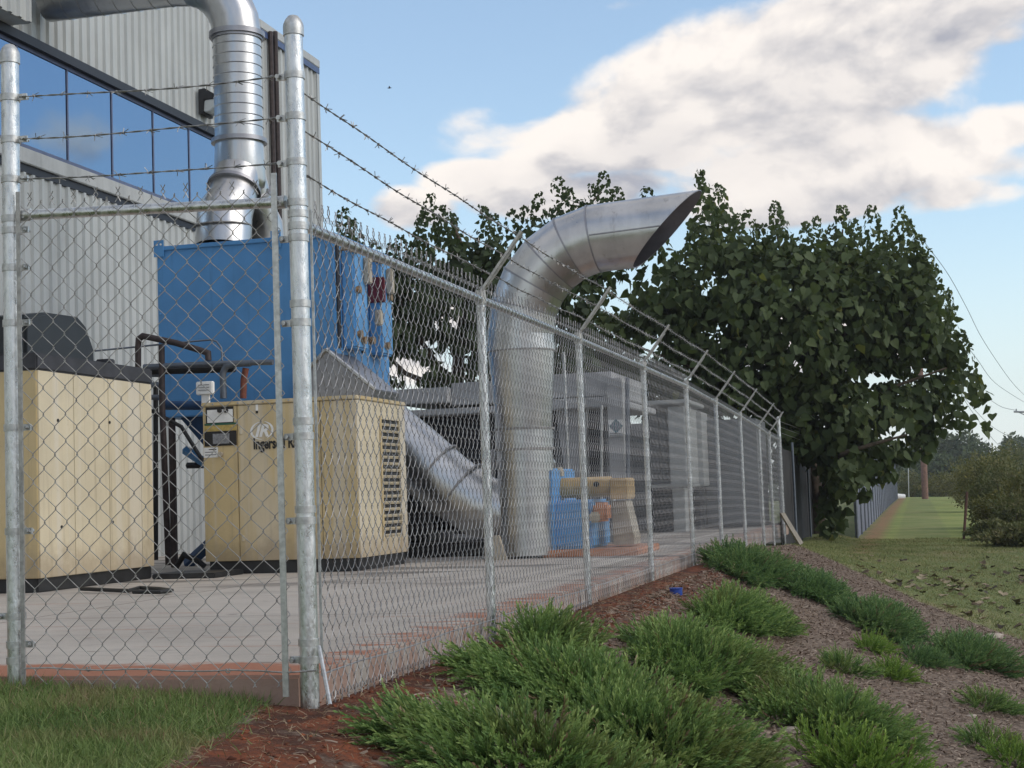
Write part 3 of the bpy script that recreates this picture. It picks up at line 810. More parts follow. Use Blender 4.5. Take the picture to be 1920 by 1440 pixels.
MB().tube([ctrE + ax * .02 - D_T * (R2 + .006) + Vector((0, 0, -.02)), ctrE + ax * .78 - D_T * (R2 + .006) + Vector((0, 0, -.02))], .008, 6).build('pipe_seam', 'duct_dull', mo)
foot_t, foot_s, _ = gt(934, 1040, ST_T - .45)
MB().hexa([G(foot_t - .03, foot_s - .06, 0), G(foot_t + .03, foot_s - .06, 0), G(foot_t + .03, foot_s + .10, 0), G(foot_t - .03, foot_s + .10, 0),
           G(foot_t - .03, foot_s - .04, .26), G(foot_t + .03, foot_s - .04, .26), G(foot_t + .03, foot_s + .02, .26), G(foot_t - .03, foot_s + .02, .26)]).build('foot_bracket', 'beige', stack, bevel=.006)

# ================================================================== compressors
def text_mesh(txt, size, parent, material, origin, right, up, shear=0.0, name='lettering', xs=1.0, bold=.0):
    cu = bpy.data.curves.new(name, 'FONT'); cu.body = txt; cu.size = size; cu.shear = shear; cu.offset = bold; cu.extrude = .0015; cu.resolution_u = 3
    tmp = bpy.data.objects.new('tmp_text', cu); col.objects.link(tmp)
    dg = bpy.context.evaluated_depsgraph_get()
    me = bpy.data.meshes.new_from_object(tmp.evaluated_get(dg))
    bpy.data.objects.remove(tmp); bpy.data.curves.remove(cu)
    nrm = right.cross(up)
    off = Vector()
    p = parent
    while p is not None: off += p.location; p = p.parent
    mt = Matrix((( *(right * xs), 0), (*up, 0), (*nrm, 0), (0, 0, 0, 1))).transposed()
    mt = Matrix(((right.x * xs, up.x, nrm.x, origin.x - off.x), (right.y * xs, up.y, nrm.y, origin.y - off.y), (right.z * xs, up.z, nrm.z, origin.z - off.z), (0, 0, 0, 1)))
    me.transform(mt); me.materials.clear(); me.materials.append(M[material])
    o = bpy.data.objects.new(name, me); col.objects.link(o); o.parent = parent
    return o
ZU = Vector((0, 0, 1))
KT0, KT1 = 8.4, 9.86
KS0, KS1 = gt(382, 900, KT0)[1], gt(671, 900, KT0)[1]
KZ1 = gt(520, 748, KT0)[2]; KZ0 = gt(520, 1050, KT0)[2]
cmp_ = thing('air_compressor', G((KT0 + KT1) / 2, (KS0 + KS1) / 2, 0), 'tan compressor cabinet with printed maker name and a louvred side', 'air compressor', 'tan compressor cabinets')
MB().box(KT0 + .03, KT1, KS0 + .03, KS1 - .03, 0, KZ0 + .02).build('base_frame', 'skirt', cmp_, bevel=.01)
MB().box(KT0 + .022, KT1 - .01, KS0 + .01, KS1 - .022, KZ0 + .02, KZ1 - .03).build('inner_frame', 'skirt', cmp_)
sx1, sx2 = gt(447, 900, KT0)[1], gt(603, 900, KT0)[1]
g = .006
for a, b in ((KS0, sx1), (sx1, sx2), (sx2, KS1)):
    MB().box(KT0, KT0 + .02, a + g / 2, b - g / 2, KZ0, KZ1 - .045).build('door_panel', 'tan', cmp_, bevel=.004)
MB().box(KT0 - .012, KT1 + .01, KS0 - .01, KS1 + .012, KZ1 - .04, KZ1).build('top_panel', 'tan', cmp_, bevel=.008)
for sx_ in (sx1 + .04, sx2 - .05, KS1 - .06):
    for zq in (KZ0 + .22, KZ1 - .3):
        MB().box(KT0 - .012, KT0 + .002, sx_ - .014, sx_ + .014, zq - .03, zq + .03).build('door_latch', 'tan_pale', cmp_, bevel=.004)
for k in range(6):
    MB().tube([G(KT0 - .0125, KS0 + .12 + k * .27, KZ1 - .02), G(KT0 - .018, KS0 + .12 + k * .27, KZ1 - .02)], .010, 8).build('panel_screw', 'tower', cmp_, 50)
# louvred side: panel with a real opening
def sd(px, py): g_ = gs(px, py, KS1); return g_[0], g_[2]
la, lb = sd(717, 900)[0], sd(752, 900)[0]
lz1, lz0 = sd(735, 788)[1], sd(735, 1006)[1]
sp = MB()
sp.box(KT0 + .022, la, KS1 - .02, KS1, KZ0, KZ1 - .045).box(lb, KT1, KS1 - .02, KS1, KZ0, KZ1 - .045)
sp.box(la, lb, KS1 - .02, KS1, lz1, KZ1 - .045).box(la, lb, KS1 - .02, KS1, KZ0, lz0)
side = sp.build('side_panel', 'tan_pale', cmp_)
MB().box(la - .05, la - .005, KS1 + .001, KS1 + .012, lz0 - .03, lz1 + .03).build('louvre_trim', 'tan', side)
MB().box(la, lb, KS1 - .12, KS1 - .1, lz0, lz1).build('louvre_back', 'tower_dark', side)
ns = 18
for k in range(ns):
    z_ = lz0 + (k + .5) * (lz1 - lz0) / ns; h_ = (lz1 - lz0) / ns
    MB().hexa([G(la, KS1 - .06, z_ + h_ * .05), G(lb, KS1 - .06, z_ + h_ * .05), G(lb, KS1 - .001, z_ - h_ * .5), G(la, KS1 - .001, z_ - h_ * .5),
               G(la, KS1 - .06, z_ + h_ * .15), G(lb, KS1 - .06, z_ + h_ * .15), G(lb, KS1 + .012, z_ - h_ * .22), G(la, KS1 + .012, z_ - h_ * .22)]).build('louvre_slat', 'tan_pale', side)
for k in range(1, 4):
    a = la + k * (lb - la) / 4
    MB().box(a - .008, a + .008, KS1 - .058, KS1 - .03, lz0, lz1).build('louvre_stay', 'tan_pale', side)
# control panel and print on the front
FR = KT0 - .002
def plate(name, px0, py0, px1, py1, m_, d=.004, parent=cmp_, t=FR, lift=0.0):
    a = gt((px0 + px1) / 2, (py0 + py1) / 2, t)
    s0, s1 = gt(px0, (py0 + py1) / 2, t)[1], gt(px1, (py0 + py1) / 2, t)[1]
    z1, z0 = gt((px0 + px1) / 2, py0, t)[2], gt((px0 + px1) / 2, py1, t)[2]
    return MB().box(t - d - lift, t - .0005 - lift, s0, s1, z0, z1).build(name, m_, parent)
plate('control_frame', 386, 763, 438, 795, 'ink', .004)
plate('white_sticker', 389, 768, 437, 792, 'white', .003, lift=.0045)
plate('green_band', 384, 793.5, 444, 797, 'green', .0075)
plate('gold_band', 384, 797.3, 444, 808, 'gold', .006)
cp = plate('control_panel', 384, 808.5, 444, 836, 'ink', .008)
plate('display', 400, 813, 431, 832, 'greyscreen', .004, lift=.0085)
for px in (413, 425):
    a = gt(px, 770, FR)
    MB().tube([G(FR - .004, a[1], a[2]), G(FR - .03, a[1], a[2])], .022, 12).build('knob', 'ink', cmp_, 40)
wl = plate('warning_label', 382.5, 839, 409, 858, 'white', .003)
for k in range(3):
    yy = 842 + k * 5
    plate('print_line', 385 + (7 if k == 0 else 0), yy, 406, yy + 1.6, 'ink' if k == 0 else 'greyscreen', .002, parent=wl, lift=.0032)
a = gt(414.5, 852, FR)
MB().tube([G(FR, a[1], a[2]), G(FR - .035, a[1], a[2])], .025, 14).build('door_latch', 'beige', cmp_, 40)
plate('small_label', 479.5, 758.5, 484, 770, 'white', .002); plate('small_label', 479.5, 770.5, 484, 775, 'ink', .002)
# emblem: two open arcs round a slanted IR
ec = gt(491, 807, FR); er = gt(513, 807, FR)[1] - ec[1]; eh = er * .72
for a0, a1 in ((95, 275), (-60, 80)):
    mb = MB(); inn = []; out = []
    for k in range(25):
        an = R(a0 + (a1 - a0) * k / 24); wdt = .022 * math.sin(math.pi * (k + .8) / 25.6) + .002
        out.append((er * math.cos(an), eh * math.sin(an))); inn.append(((er - wdt) * math.cos(an), (eh - wdt * .8) * math.sin(an)))
    vs_ = [G(FR - .002, ec[1] + x + .1 * y, ec[2] + y) for x, y in out] + [G(FR - .002, ec[1] + x + .1 * y, ec[2] + y) for x, y in inn]
    vb = [v + D_T * .0015 for v in vs_]
    n_ = 25
    mb.add(vs_ + vb, [(i, i + 1, n_ + i + 1, n_ + i) for i in range(n_ - 1)] + [(2 * n_ + i, 2 * n_ + n_ + i, 2 * n_ + n_ + i + 1, 2 * n_ + i + 1) for i in range(n_ - 1)])
    mb.build('emblem_arc', 'white', cmp_)
text_mesh('IR', .165, cmp_, 'white', G(FR - .002, ec[1] - .075, ec[2] - .057), D_S, ZU, shear=.28, name='emblem_letters', xs=1.0, bold=.006)
tx = gt(475, 841, FR); tw = gt(582, 841, FR)[1] - tx[1]
nm = text_mesh('Ingersoll Rand', .15, cmp_, 'ink', G(FR - .002, tx[1], tx[2] - .005), D_S, ZU, name='maker_name', xs=.66, bold=.0045)
# left compressor
LT0, LT1, LS1 = gs(72, 1000, -4.83)[0], gs(287, 900, -4.83)[0], -4.83
LS0 = LS1 - 1.65
LZ0, LZ1 = gs(110, 1090, LS1)[2], gs(72, 694, LS1)[2]
LZ0 = max(.12, LZ0)
lc = thing('air_compressor', G((LT0 + LT1) / 2, (LS0 + LS1) / 2, 0), 'stained tan compressor with a black exhaust hood on top, behind the left post', 'air compressor', 'tan compressor cabinets')
MB().box(LT0 + .03, LT1, LS0, LS1 - .03, 0, LZ0 + .02).build('base_frame', 'skirt', lc, bevel=.01)
MB().box(LT0 + .02, LT1 - .01, LS0, LS1 - .022, LZ0 + .02, LZ1).build('inner_frame', 'skirt', lc)
MB().box(LT0, LT0 + .018, LS0, LS1 - .004, LZ0, LZ1).build('front_panel', 'tan', lc, bevel=.005)
px_s = [78, 140, 205, 265, 287]
tt = [LT0 + .019] + [gs(x, 900, LS1)[0] for x in px_s[1:-1]] + [LT1]
for a, b in zip(tt[:-1], tt[1:]):
    MB().box(a + .003, b - .003, LS1 - .02, LS1, LZ0, LZ1).build('side_panel', 'tan_pale', lc, bevel=.004)
for px, py in ((108, 788), (205, 792), (115, 988), (211, 979)):
    g_ = gs(px, py, LS1); MB().tube([G(g_[0], LS1 + .001, g_[2]), G(g_[0], LS1 + .008, g_[2])], .014, 8).build('panel_bolt', 'ink', lc)
MB().box(LT0 - .01, LT1 + .01, LS0, LS1 + .01, LZ1 + .002, LZ1 + .15).build('top_deck', 'deck', lc, bevel=.015)
hz = LZ1 + .152
def hd(px, py): g_ = gs(px, py, LS1 - .25); return g_[0], g_[2]
prof = [hd(48, 668), hd(48, 590), hd(88, 585), hd(150, 594), hd(163, 610), hd(178, 655), hd(179, 684)]
prof = [(a, max(z_, hz)) for a, z_ in prof]
MB().prism([G(a, LS1 - .25, z_) for a, z_ in prof], [G(a, LS1 - 1.25, z_) for a, z_ in prof]).build('exhaust_hood', 'hood_black', lc, bevel=.03)
g_ = gs(202, 675, LS1 - .1); MB().box(g_[0] - .05, g_[0] + .05, LS1 - .2, LS1 - .05, hz - .001, hz + .05).build('deck_fitting', 'deck', lc, bevel=.01)

# pipework between the compressors
pt_ = 9.4
pw = thing('pipework', G(pt_ , KS0, KZ1), 'brown and grey air pipes bending above the compressors in front of the blue box', 'pipes')
def P(px, py, t=pt_): g_ = gt(px, py, t); return G(t, g_[1], g_[2])
def pipe(pts, r, m_, name, n=12): return MB().tube(pts, r, n).build(name, m_, pw, 50)
pipe([P(259, 690), P(259, 650), P(260, 636), P(268, 630), P(330, 643), P(376, 657), P(390, 662), P(391, 676)], .034, 'brown_pipe', 'iron_pipe')
pipe([P(303, 648), P(304, 760), P(316, 1060)], .034, 'brown_pipe', 'iron_pipe')
pipe([P(270, 688), P(400, 682), P(512, 679)], .030, 'grey_pipe', 'air_pipe')
pipe([P(282, 697, 9.5), P(440, 692, 9.5)], .035, 'ink', 'black_pipe')
pipe([P(419, 747), P(418, 700), P(424, 687), P(440, 682), P(470, 681)], .036, 'grey_pipe', 'air_pipe')
pipe([P(456, 747, 9.5), P(457, 712, 9.5), P(461, 690, 9.5)], .035, 'rust', 'rusty_pipe')
pipe([P(178, 658), P(260, 650), P(330, 643), P(395, 637), P(406, 640), P(415, 652), P(418, 690)], .010, 'grey_pipe', 'thin_tube', 8)
pipe([P(304, 745, 9.6), P(312, 760, 9.6), P(380, 760, 9.6)], .05, 'blue_dark', 'blue_pipe')
for y_ in (702, 722, 745): pipe([P(283, y_, 9.7), P(303, y_, 9.7)], .03, 'grey_pipe', 'air_pipe')
pipe([P(292, 716, 9.8), P(292, 1050, 9.8)], .028, 'ink', 'black_hose')
pipe([P(330, 1064, 9.7), P(345, 1040, 9.7), P(372, 1052, 9.7), P(384, 1062, 9.7)], .03, 'ink', 'black_hose')
pipe([P(284, 770, 9.75), P(340, 800, 9.75), P(384, 870, 9.75)], .022, 'ink', 'black_hose')
# small white notice box on a stand above the cabinet
nb = thing('notice_box', P(382, 748, 8.7), 'small white notice plate on a bracket above the control panel', 'notice')
a0, a1 = gt(367, 728, 8.7), gt(398, 728, 8.7)
MB().box(8.7, 8.76, a0[1], a1[1], gt(382, 740, 8.7)[2], gt(382, 715, 8.7)[2]).build('notice_plate', 'white', nb, bevel=.008)
MB().box(8.72, 8.75, gt(376, 745, 8.7)[1], gt(390, 745, 8.7)[1], KZ1 - .0, gt(382, 740, 8.7)[2] - .001).build('bracket', 'white', nb)
for k in range(3):
    zz = gt(382, 721 + k * 5, 8.7)[2]; MB().box(8.694, 8.6985, a0[1] + .03, a1[1] - .03, zz - .006, zz).build('print_line', 'greyscreen', nb)
# hose and rag on the pad by the left compressor
hose = MB(); pts = [on_z(x, y, .03) for x, y in ((150, 1104), (240, 1108), (262, 1102), (300, 1104), (322, 1107), (300, 1110), (250, 1110))]
hose.tube(pts, .016, 8)
tag(hose.build('rubber_hose', 'ink', None, 50), 'black rubber hose end lying on the concrete by the left compressor', 'hose')
pd = MB(); pd.box(7.7, 8.35, -4.75, -4.1, .0, .05)
tag(pd.build('drip_tray', 'skirt', None, bevel=.01), 'low black drip tray on the concrete between the compressors', 'tray')

# ================================================================== equipment behind the stack
CT0 = 15.2
def Q(px, py, t=CT0): return gt(px, py, t)
tw_ = thing('cooling_tower', G(16.4, Q(960, 900)[1], 0), 'grey steel cooling tower with a black block painting the shade of its open bays, behind the silver stack', 'cooling tower')
def slab(name, px0, py0, px1, py1, m_, t0, t1, bevel=.012, parent=tw_, z0=None):
    s0, s1 = Q(px0, (py0 + py1) / 2, t0)[1], Q(px1, (py0 + py1) / 2, t0)[1]
    zz1 = Q((px0 + px1) / 2, py0, t0)[2]; zz0 = Q((px0 + px1) / 2, py1, t0)[2] if z0 is None else z0
    return MB().box(t0, t1, s0, s1, zz0, zz1).build(name, m_, parent, bevel=bevel)
slab('roof_panel', 742, 728, 838, 757, 'tower', 15.1, 17.6)
slab('roof_panel', 846, 716, 935, 758, 'tower', 15.3, 17.6)
slab('roof_beam', 742, 760, 1168, 772, 'tower', 15.05, 17.8)
slab('roof_panel', 1000, 700, 1147, 745, 'tower', 15.2, 17.6)
slab('corner_post', 1140, 708, 1169, 905, 'tower', 15.0, 15.35, z0=.0)
slab('roof_beam', 1000, 747, 1139, 756, 'tower', 15.1, 15.5)
slab('bay_shade_block', 745, 774, 1137, 1000, 'tower_dark', 15.45, 17.5, z0=.02)  # solid block, its near-black colour paints the shade inside the open bays
slab('baffle_panel', 1040, 800, 1102, 905, 'tower_mid', 15.36, 15.44)
slab('side_post', 745, 773, 762, 1000, 'tower', 15.1, 15.4, z0=.02)
slab('base_beam', 745, 1000, 1170, 1018, 'tower', 15.02, 15.35, z0=0.0)
sg = slab('logo_sign', 1141.5, 787, 1167.5, 818, 'white', 14.97, 14.985, bevel=0)
c_ = Q(1155, 799, 14.966); hh = .10
MB().prism([G(14.968, c_[1] + a, c_[2] + b) for a, b in ((-hh * .95, 0), (0, hh), (hh * .95, 0), (0, -hh))], [G(14.964, c_[1] + a, c_[2] + b) for a, b in ((-hh * .95, 0), (0, hh), (hh * .95, 0), (0, -hh))]).build('diamond_mark', 'teal', sg)
for k in (-.045, 0, .045):
    MB().box(14.961, 14.9635, c_[1] + k - .010, c_[1] + k + .010, c_[2] - .05 + abs(k) * .3, c_[2] + .05 - abs(k) * .3).build('diamond_stripe', 'greyscreen_fence', sg)
for k in range(2):
    zz = Q(1155, 812 + k * 3.5, 14.966)[2]; MB().box(14.964, 14.968, c_[1] - .09, c_[1] + .09, zz - .008, zz).build('print_line', 'greyscreen', sg)
a = Q(1057, 660, 14.8); b = Q(1067, 905, 14.8)
pole = MB().tube([G(14.8, a[1], a[2]), G(14.8, a[1], b[2] - .4)], .022, 8)
tag(pole.build('thin_conduit', 'galv_dull', None, 50), 'thin upright steel conduit between stack and grey corner post', 'conduit')

# black filler machinery added to darken the sloping duct's underside
dm = thing('dark_filler', G(11.9, -3.0, 0), 'black filler machinery added to deepen the dark under the sloping duct', 'filler machinery')
MB().box(11.3, 13.2, -4.6, -2.15, .0, .16).build('filler_base', 'skirt', dm, bevel=.02)
MB().box(11.7, 12.9, -4.4, -3.3, .165, .85).build('filler_block', 'skirt', dm, bevel=.05)
MB().tube([G(12.2, -3.3, .55), G(12.2, -2.3, .55)], .26, 20).build('filler_barrel', 'skirt', dm, 50)
MB().tube([G(12.0, -2.6, .8), G(12.0, -2.6, 1.15), G(12.6, -2.6, 1.2)], .07, 12).build('filler_pipe', 'deck', dm, 50)
bq = [(1040, 758), (1104, 758), (1092, 905), (1062, 905)]
bq_ = [gt(x, y, 15.3) for x, y in bq]
MB().prism([G(15.3, a[1], a[2]) for a in bq_], [G(15.36, a[1], a[2]) for a in bq_]).build('baffle_panel', 'tower', tw_)
# pipes and cables on the tower
for q_, (pts_, r_, m_) in enumerate((([(765, 1008), (765, 960), (800, 955), (905, 953)], .035, 'grey_pipe'), ([(790, 1020), (790, 985), (900, 980)], .05, 'tower_mid'), ([(1052, 905), (1052, 960), (1100, 962), (1100, 1010)], .03, 'grey_pipe'),
        ([(1128, 760), (1128, 1000)], .022, 'galv_dull'), ([(1150, 905), (1150, 950), (1185, 955), (1185, 1015)], .03, 'galv_dull'), ([(1176, 708), (1178, 1012)], .03, 'grey_pipe'))):
    MB().tube([G(14.9, Q(x, y, 14.9)[1], max(.03, Q(x, y, 14.9)[2])) for x, y in pts_], r_, 10).build('tower_pipe', m_, tw_, 50)
for k in range(9):
    z_ = Q(1155, 720 + k * 22, 15.0)[2]
    MB().tube([G(15.001, Q(1144, 800, 15)[1], z_), G(14.985, Q(1144, 800, 15)[1], z_)], .014, 8).build('post_bolt', 'galv_dull', tw_, 50)
# blue blower with ochre shaft cover
fan = thing('blower', G(10.9, Q(1065, 950, 10.9)[1], 0), 'blue blower casing with an ochre shaft guard, right of the silver stack', 'blower')
def fb(name, px0, py0, px1, py1, m_, t0, t1, bevel=.012, z0=None): return slab(name, px0, py0, px1, py1, m_, t0, t1, bevel, fan, z0)
fb('casing', 1020, 938, 1110, 1030, 'blue_bright', 10.6, 11.6, .03, z0=.08)
fb('casing_plate', 1018, 878, 1036, 1030, 'blue_bright', 10.5, 11.7, .02, z0=.04)
fb('plinth', 1015, 1030, 1195, 1045, 'orange', 10.45, 11.9, .01, z0=.0)
a, b = Q(1037, 916, 11.0), Q(1146, 914, 11.0)
MB().tube([G(11.0, a[1], a[2]), G(11.0, b[1], a[2])], .112, 24).build('shaft_guard', 'yellow', fan, 40)
for px in (1046, 1122):
    g_ = Q(px, 911, 11.0); MB().tube([G(11.0 - .105, g_[1], a[2] + .03), G(11.0 - .125, g_[1], a[2] + .03)], .03, 12).build('guard_hole', 'ink', fan)
fb('end_box', 1143, 896, 1175, 936, 'yellow', 10.8, 11.3, .012)
fb('motor_box', 1111, 942, 1137, 978, 'orange', 10.45, 10.75, .03)
fb('motor_base', 1104, 960, 1124, 980, 'beige', 10.42, 10.6, .02)
g0, g1 = Q(1150, 938, 11.0), Q(1192, 1005, 11.0)
zA, zB = g0[2] - .005, g1[2]
MB().prism([G(10.9, g0[1], zA), G(10.9, Q(1176, 938, 11.0)[1], zA), G(10.9, g1[1], zB), G(10.9, g1[1], .10), G(10.9, g0[1], .10)][::1],
           [G(11.3, g0[1], zA), G(11.3, Q(1176, 938, 11.0)[1], zA), G(11.3, g1[1], zB), G(11.3, g1[1], .10), G(11.3, g0[1], .10)]).build('support_stand', 'beige', fan, bevel=.008)
a = Q(1030, 868, 10.9); MB().tube([G(10.75, a[1], a[2]), G(10.95, a[1], a[2])], .06, 16).tube([G(10.7, a[1], a[2]), G(10.75, a[1], a[2])], .035, 12).build('pressure_gauge', 'galv_dull', fan, 40)
a = Q(1045, 893, 11.0); MB().box(10.9, 11.1, a[1] - .06, a[1] + .06, a[2] - .02, a[2] + .10).build('bearing_block', 'beige', fan, bevel=.02)

# electrical cabinets farther back
cb = thing('electrical_cabinet', G(19, Q(1250, 900, 19)[1], 0), 'grey outdoor electrical cabinet with a recessed bay, behind the middle fence posts', 'cabinet')
def cbx(name, *a, **k): return slab(name, *a, parent=cb, **k)
cbx('cabinet_roof', 1205, 750, 1290, 758, 'cabinet', 18.7, 20.6)
cbx('front_door', 1254, 762, 1285, 908, 'cabinet', 18.8, 20.4)
cbx('recess', 1212, 768, 1253, 905, 'tower', 19.1, 20.4)
cbx('louvre_panel', 1218, 772, 1236, 900, 'tower_mid', 19.04, 19.09)
cbx('louvre_panel', 1239, 772, 1251, 900, 'tower_mid', 19.04, 19.09)
cbx('lower_ledge', 1208, 908, 1290, 914, 'cabinet', 18.75, 20.4)
cbx('lower_post', 1262, 915, 1285, 1006, 'cabinet', 18.85, 19.4, z0=0.0)
cbx('lower_bay_shade', 1212, 915, 1260, 1010, 'tower_dark', 19.2, 20.3, z0=0.0)  # near-black block painting the shade under the cabinet ledge
cc_ = thing('electrical_cabinet', G(20.2, Q(1302, 900, 20.2)[1], 0), 'pale flat switch cabinet with a small dark label, right of the recessed cabinet', 'cabinet')
slab('door', 1291, 772, 1317, 912, 'cabinet', 20.2, 21.0, parent=cc_)
slab('label_plate', 1293, 798, 1300, 826, 'tower', 20.18, 20.197, parent=cc_, bevel=0)
slab('stand', 1296, 913, 1313, 1020, 'tower_dark', 20.4, 20.9, parent=cc_, z0=0.0)
# dark backing added for a shadowed structure, fills the bright gap behind the pad
bp = thing('dark_backing', G(22, -1.2, 0), 'long dark backing added for a shadowed structure behind the far half of the side fence', 'backing panels')
for k in range(5):
    MB().box(20.9, 22.6, -4.9 + k * .92, -4.0 + k * .92, .05, 1.85 + .1 * (k % 2)).build('backing_panel', 'tower_mid', bp, bevel=.01)
MB().box(20.85, 22.7, -4.95, -.3, .0, .048).build('backing_base', 'skirt', bp)
# ================================================================== chain link fences
def helix_wires(mb, P_of, L, w, z0f, z1f, nrow, r, sides, fine, delta=.0055):
    """woven pickets; P_of(along, out, z) gives the world point; w is the width of one diamond"""
    c = w / 2; n = int(round(L / c))
    for k in range(n):
        pts = []
        for j in range(2 * nrow + 1):
            side = (j + k) % 2
            x = (k + side) * c
            xx = min(max(x, 0), L)
            zl, zh = z0f(xx), z1f(xx)
            z = zl + (zh - zl) * j / (2 * nrow)
            hd = (zh - zl) / nrow
            if fine:
                sg = 1 if side else -1
                e = .10 * c; ez = .09 * hd
                dl = delta * sg
                pts.append(P_of(x - sg * e, dl, z - ez)); pts.append(P_of(x + sg * e * .55, 0, z)); pts.append(P_of(x - sg * e, -dl, z + ez))
            else:
                pts.append(P_of(x, (.003 if side else -.003), z))
        mb.tube(pts, r, sides, caps=False)
    return n
def twists(mb, P_of, L, w, zf, r, up=1, h=.055):
    n = int(L / w)
    for k in range(n):
        x = (k + .5 + .0) * w
        z = zf(x); hh = h * random.uniform(.85, 1.1); o = random.uniform(-.004, .004)
        for sg in (-1, 1):
            mb.tube([P_of(x + sg * .012, 0, z - up * .012), P_of(x + sg * .001 + o, .003 * sg, z + up * hh * .18), P_of(x - sg * .010 + o, 0, z + up * hh * .42), P_of(x - sg * .001 + o, -.003 * sg, z + up * hh * .68), P_of(x + sg * .009 + o, 0, z + up * hh)], r * .95, 3, caps=False)
def barbed(name, a, b, parent, sag=.01, barb_step=.13, r=.0023, detail=True, jitter=.003):
    a, b = Vector(a), Vector(b); L = (b - a).length; mb = MB()
    d = (b - a).normalized(); u = (Vector((0, 0, 1)) - d * d.z).normalized(); v = d.cross(u)
    n = max(2, int(L / (.022 if detail else .3)))
    ph = random.uniform(0, 6)
    def pos(f): return a.lerp(b, f) - Vector((0, 0, 1)) * sag * 4 * f * (1 - f) + u * jitter * math.sin(f * L * 6 + ph)
    for s_ in ((0, math.pi) if detail else (0,)):
        pts = []
        for i in range(n + 1):
            f = i / n; an = f * L / .075 * 2 * math.pi * .5 + s_
            pts.append(pos(f) + (u * math.cos(an) + v * math.sin(an)) * (r * .95 if detail else 0))
        mb.tube(pts, r if detail else r * 1.6, 4 if detail else 4, caps=False)
    x = barb_step * random.uniform(.3, .8)
    while x < L - .04:
        c = pos(x / L)
        if detail:
            for q in range(2):
                an0 = random.uniform(0, 6.3)
                cc2 = c + d * (.006 * q)
                ring = [cc2 + (u * math.cos(an0 + k * 1.4) + v * math.sin(an0 + k * 1.4)) * r * 2.2 + d * (k * .0016) for k in range(6)]
                e0 = ring[0] + ((ring[0] - cc2).normalized() * .018 + d * random.uniform(-.012, .006)); e1 = ring[-1] + ((ring[-1] - cc2).normalized() * .018 + d * random.uniform(-.006, .012))
                mb.tube([e0] + ring + [e1], r * .8, 3, caps=False)
        else:
            an0 = random.uniform(0, 6.3); o = u * math.cos(an0) + v * math.sin(an0)
            mb.tube([c - o * .02, c + o * .02], r, 3); o2 = u * math.sin(an0) - v * math.cos(an0); mb.tube([c - o2 * .018 + d * .01, c + o2 * .018 + d * .01], r, 3)
        x += barb_step * random.uniform(.93, 1.07)
    return mb.build(name, 'barb', parent)

POST_R = .0365
def terminal_post(parent, base, top_z, bands, lean=(0, 0)):
    """bands: list of (z, tab direction vector or None)"""
    x, y, z0 = base
    p = MB()
    pt = lambda z: Vector((x + lean[0] * (z - z0), y + lean[1] * (z - z0), z))
    p.tube([pt(z0 - .12), pt(top_z - .03)], POST_R, 28)
    post = p.build('terminal_post', 'galv', parent, 50)
    cap = MB(); rr = [POST_R + .005, POST_R + .005, POST_R + .003, POST_R * .86, POST_R * .55, .004]; zz = [-.035, .0, .012, .030, .044, .050]
    cap.tube([pt(top_z - .03 + q) for q in zz], rr, 28)
    cap.build('post_cap', 'galv_dull', post, 50)
    for z, tab in bands:
        b = MB(); b.tube([pt(z - .014), pt(z + .014)], POST_R + .0045, 28)
        if tab is not None:
            tdir = Vector(tab).normalized(); c = pt(z); wv = tdir.cross(ZU)
            q0 = c + tdir * (POST_R - .004); q1 = c + tdir * (POST_R + .042)
            b.hexa([q0 - wv * .005 - ZU * .013, q1 - wv * .005 - ZU * .013, q1 + wv * .005 - ZU * .013, q0 + wv * .005 - ZU * .013,
                    q0 - wv * .005 + ZU * .013, q1 - wv * .005 + ZU * .013, q1 + wv * .005 + ZU * .013, q0 + wv * .005 + ZU * .013])
        o = b.build('band', 'galv_dull', post, 50)
        if tab is not None:
            m = q1 - tdir * .012
            MB().tube([m - wv * .022, m - wv * .006], .0095, 8).tube([m + wv * .006, m + wv * .024], .006, 6).tube([m + wv * .010, m + wv * .016], .009, 6).build('bolt', 'galv_dull', post, 50)
    return post

LS_ = gt(25, 700, 0)[1]                          # left post
LB = G(0, LS_, float(height(0, LS_)))
zc = lambda py, px=563: gt(px, py, 0)[2]
zl = lambda py, px=22: gt(px, py, 0)[2]
ftop = zc(38, 543)
ff = thing('front_fence', G(0, LS_ / 2, -.05), 'short chain link fence panel between two thick galvanised posts, nearest the camera', 'chain link fence')
toR, toL = D_S, -D_S
bandsL = [(zl(184), toR), (zl(263), toR), (zl(337), toR), (zl(411), toR), (zl(433), toR), (zl(503), toR), (zl(606, 30), toR), (zl(802, 33), toR), (zl(996, 36), toR), (zl(1155, 38), toL), (zl(1208, 38), toR), (zl(1238, 38), None)]
terminal_post(ff, LB, gt(10, 92, 0)[2], bandsL)
# side fence line --------------------------------------------------------------
post_mid = [(912, 880), (1094, 885), (1214, 888), (1293, 890), (1348, 898), (1393, 905), (1428, 918), (1447, 925)]
post_top = [545, 632, 685, 722, 755, 782, 805, 822]
PTS = [gs(x, y, 0)[0] for x, y in post_mid]
PZ = [gs(x - 15 * (880 - yt) / 320 * 1.0, yt, 0)[2] for (x, y), yt in zip(post_mid, post_top)]
PZ = [1.80, 1.805, 1.80, 1.79, 1.74, 1.68, 1.61, 1.55]
T_LAST = gs(1465, 905, 0)[0]
TS_ALL = [0] + PTS + [T_LAST]; ZS_ALL = [1.80] + PZ + [1.52]
rail_z = lambda t: float(np.interp(t, TS_ALL, ZS_ALL)) - .03
sf = thing('side_fence', G(0, 0, -.13), 'long chain link fence with outward barbed wire arms running along the concrete edge', 'chain link fence')
CB = G(0, 0, -.13)
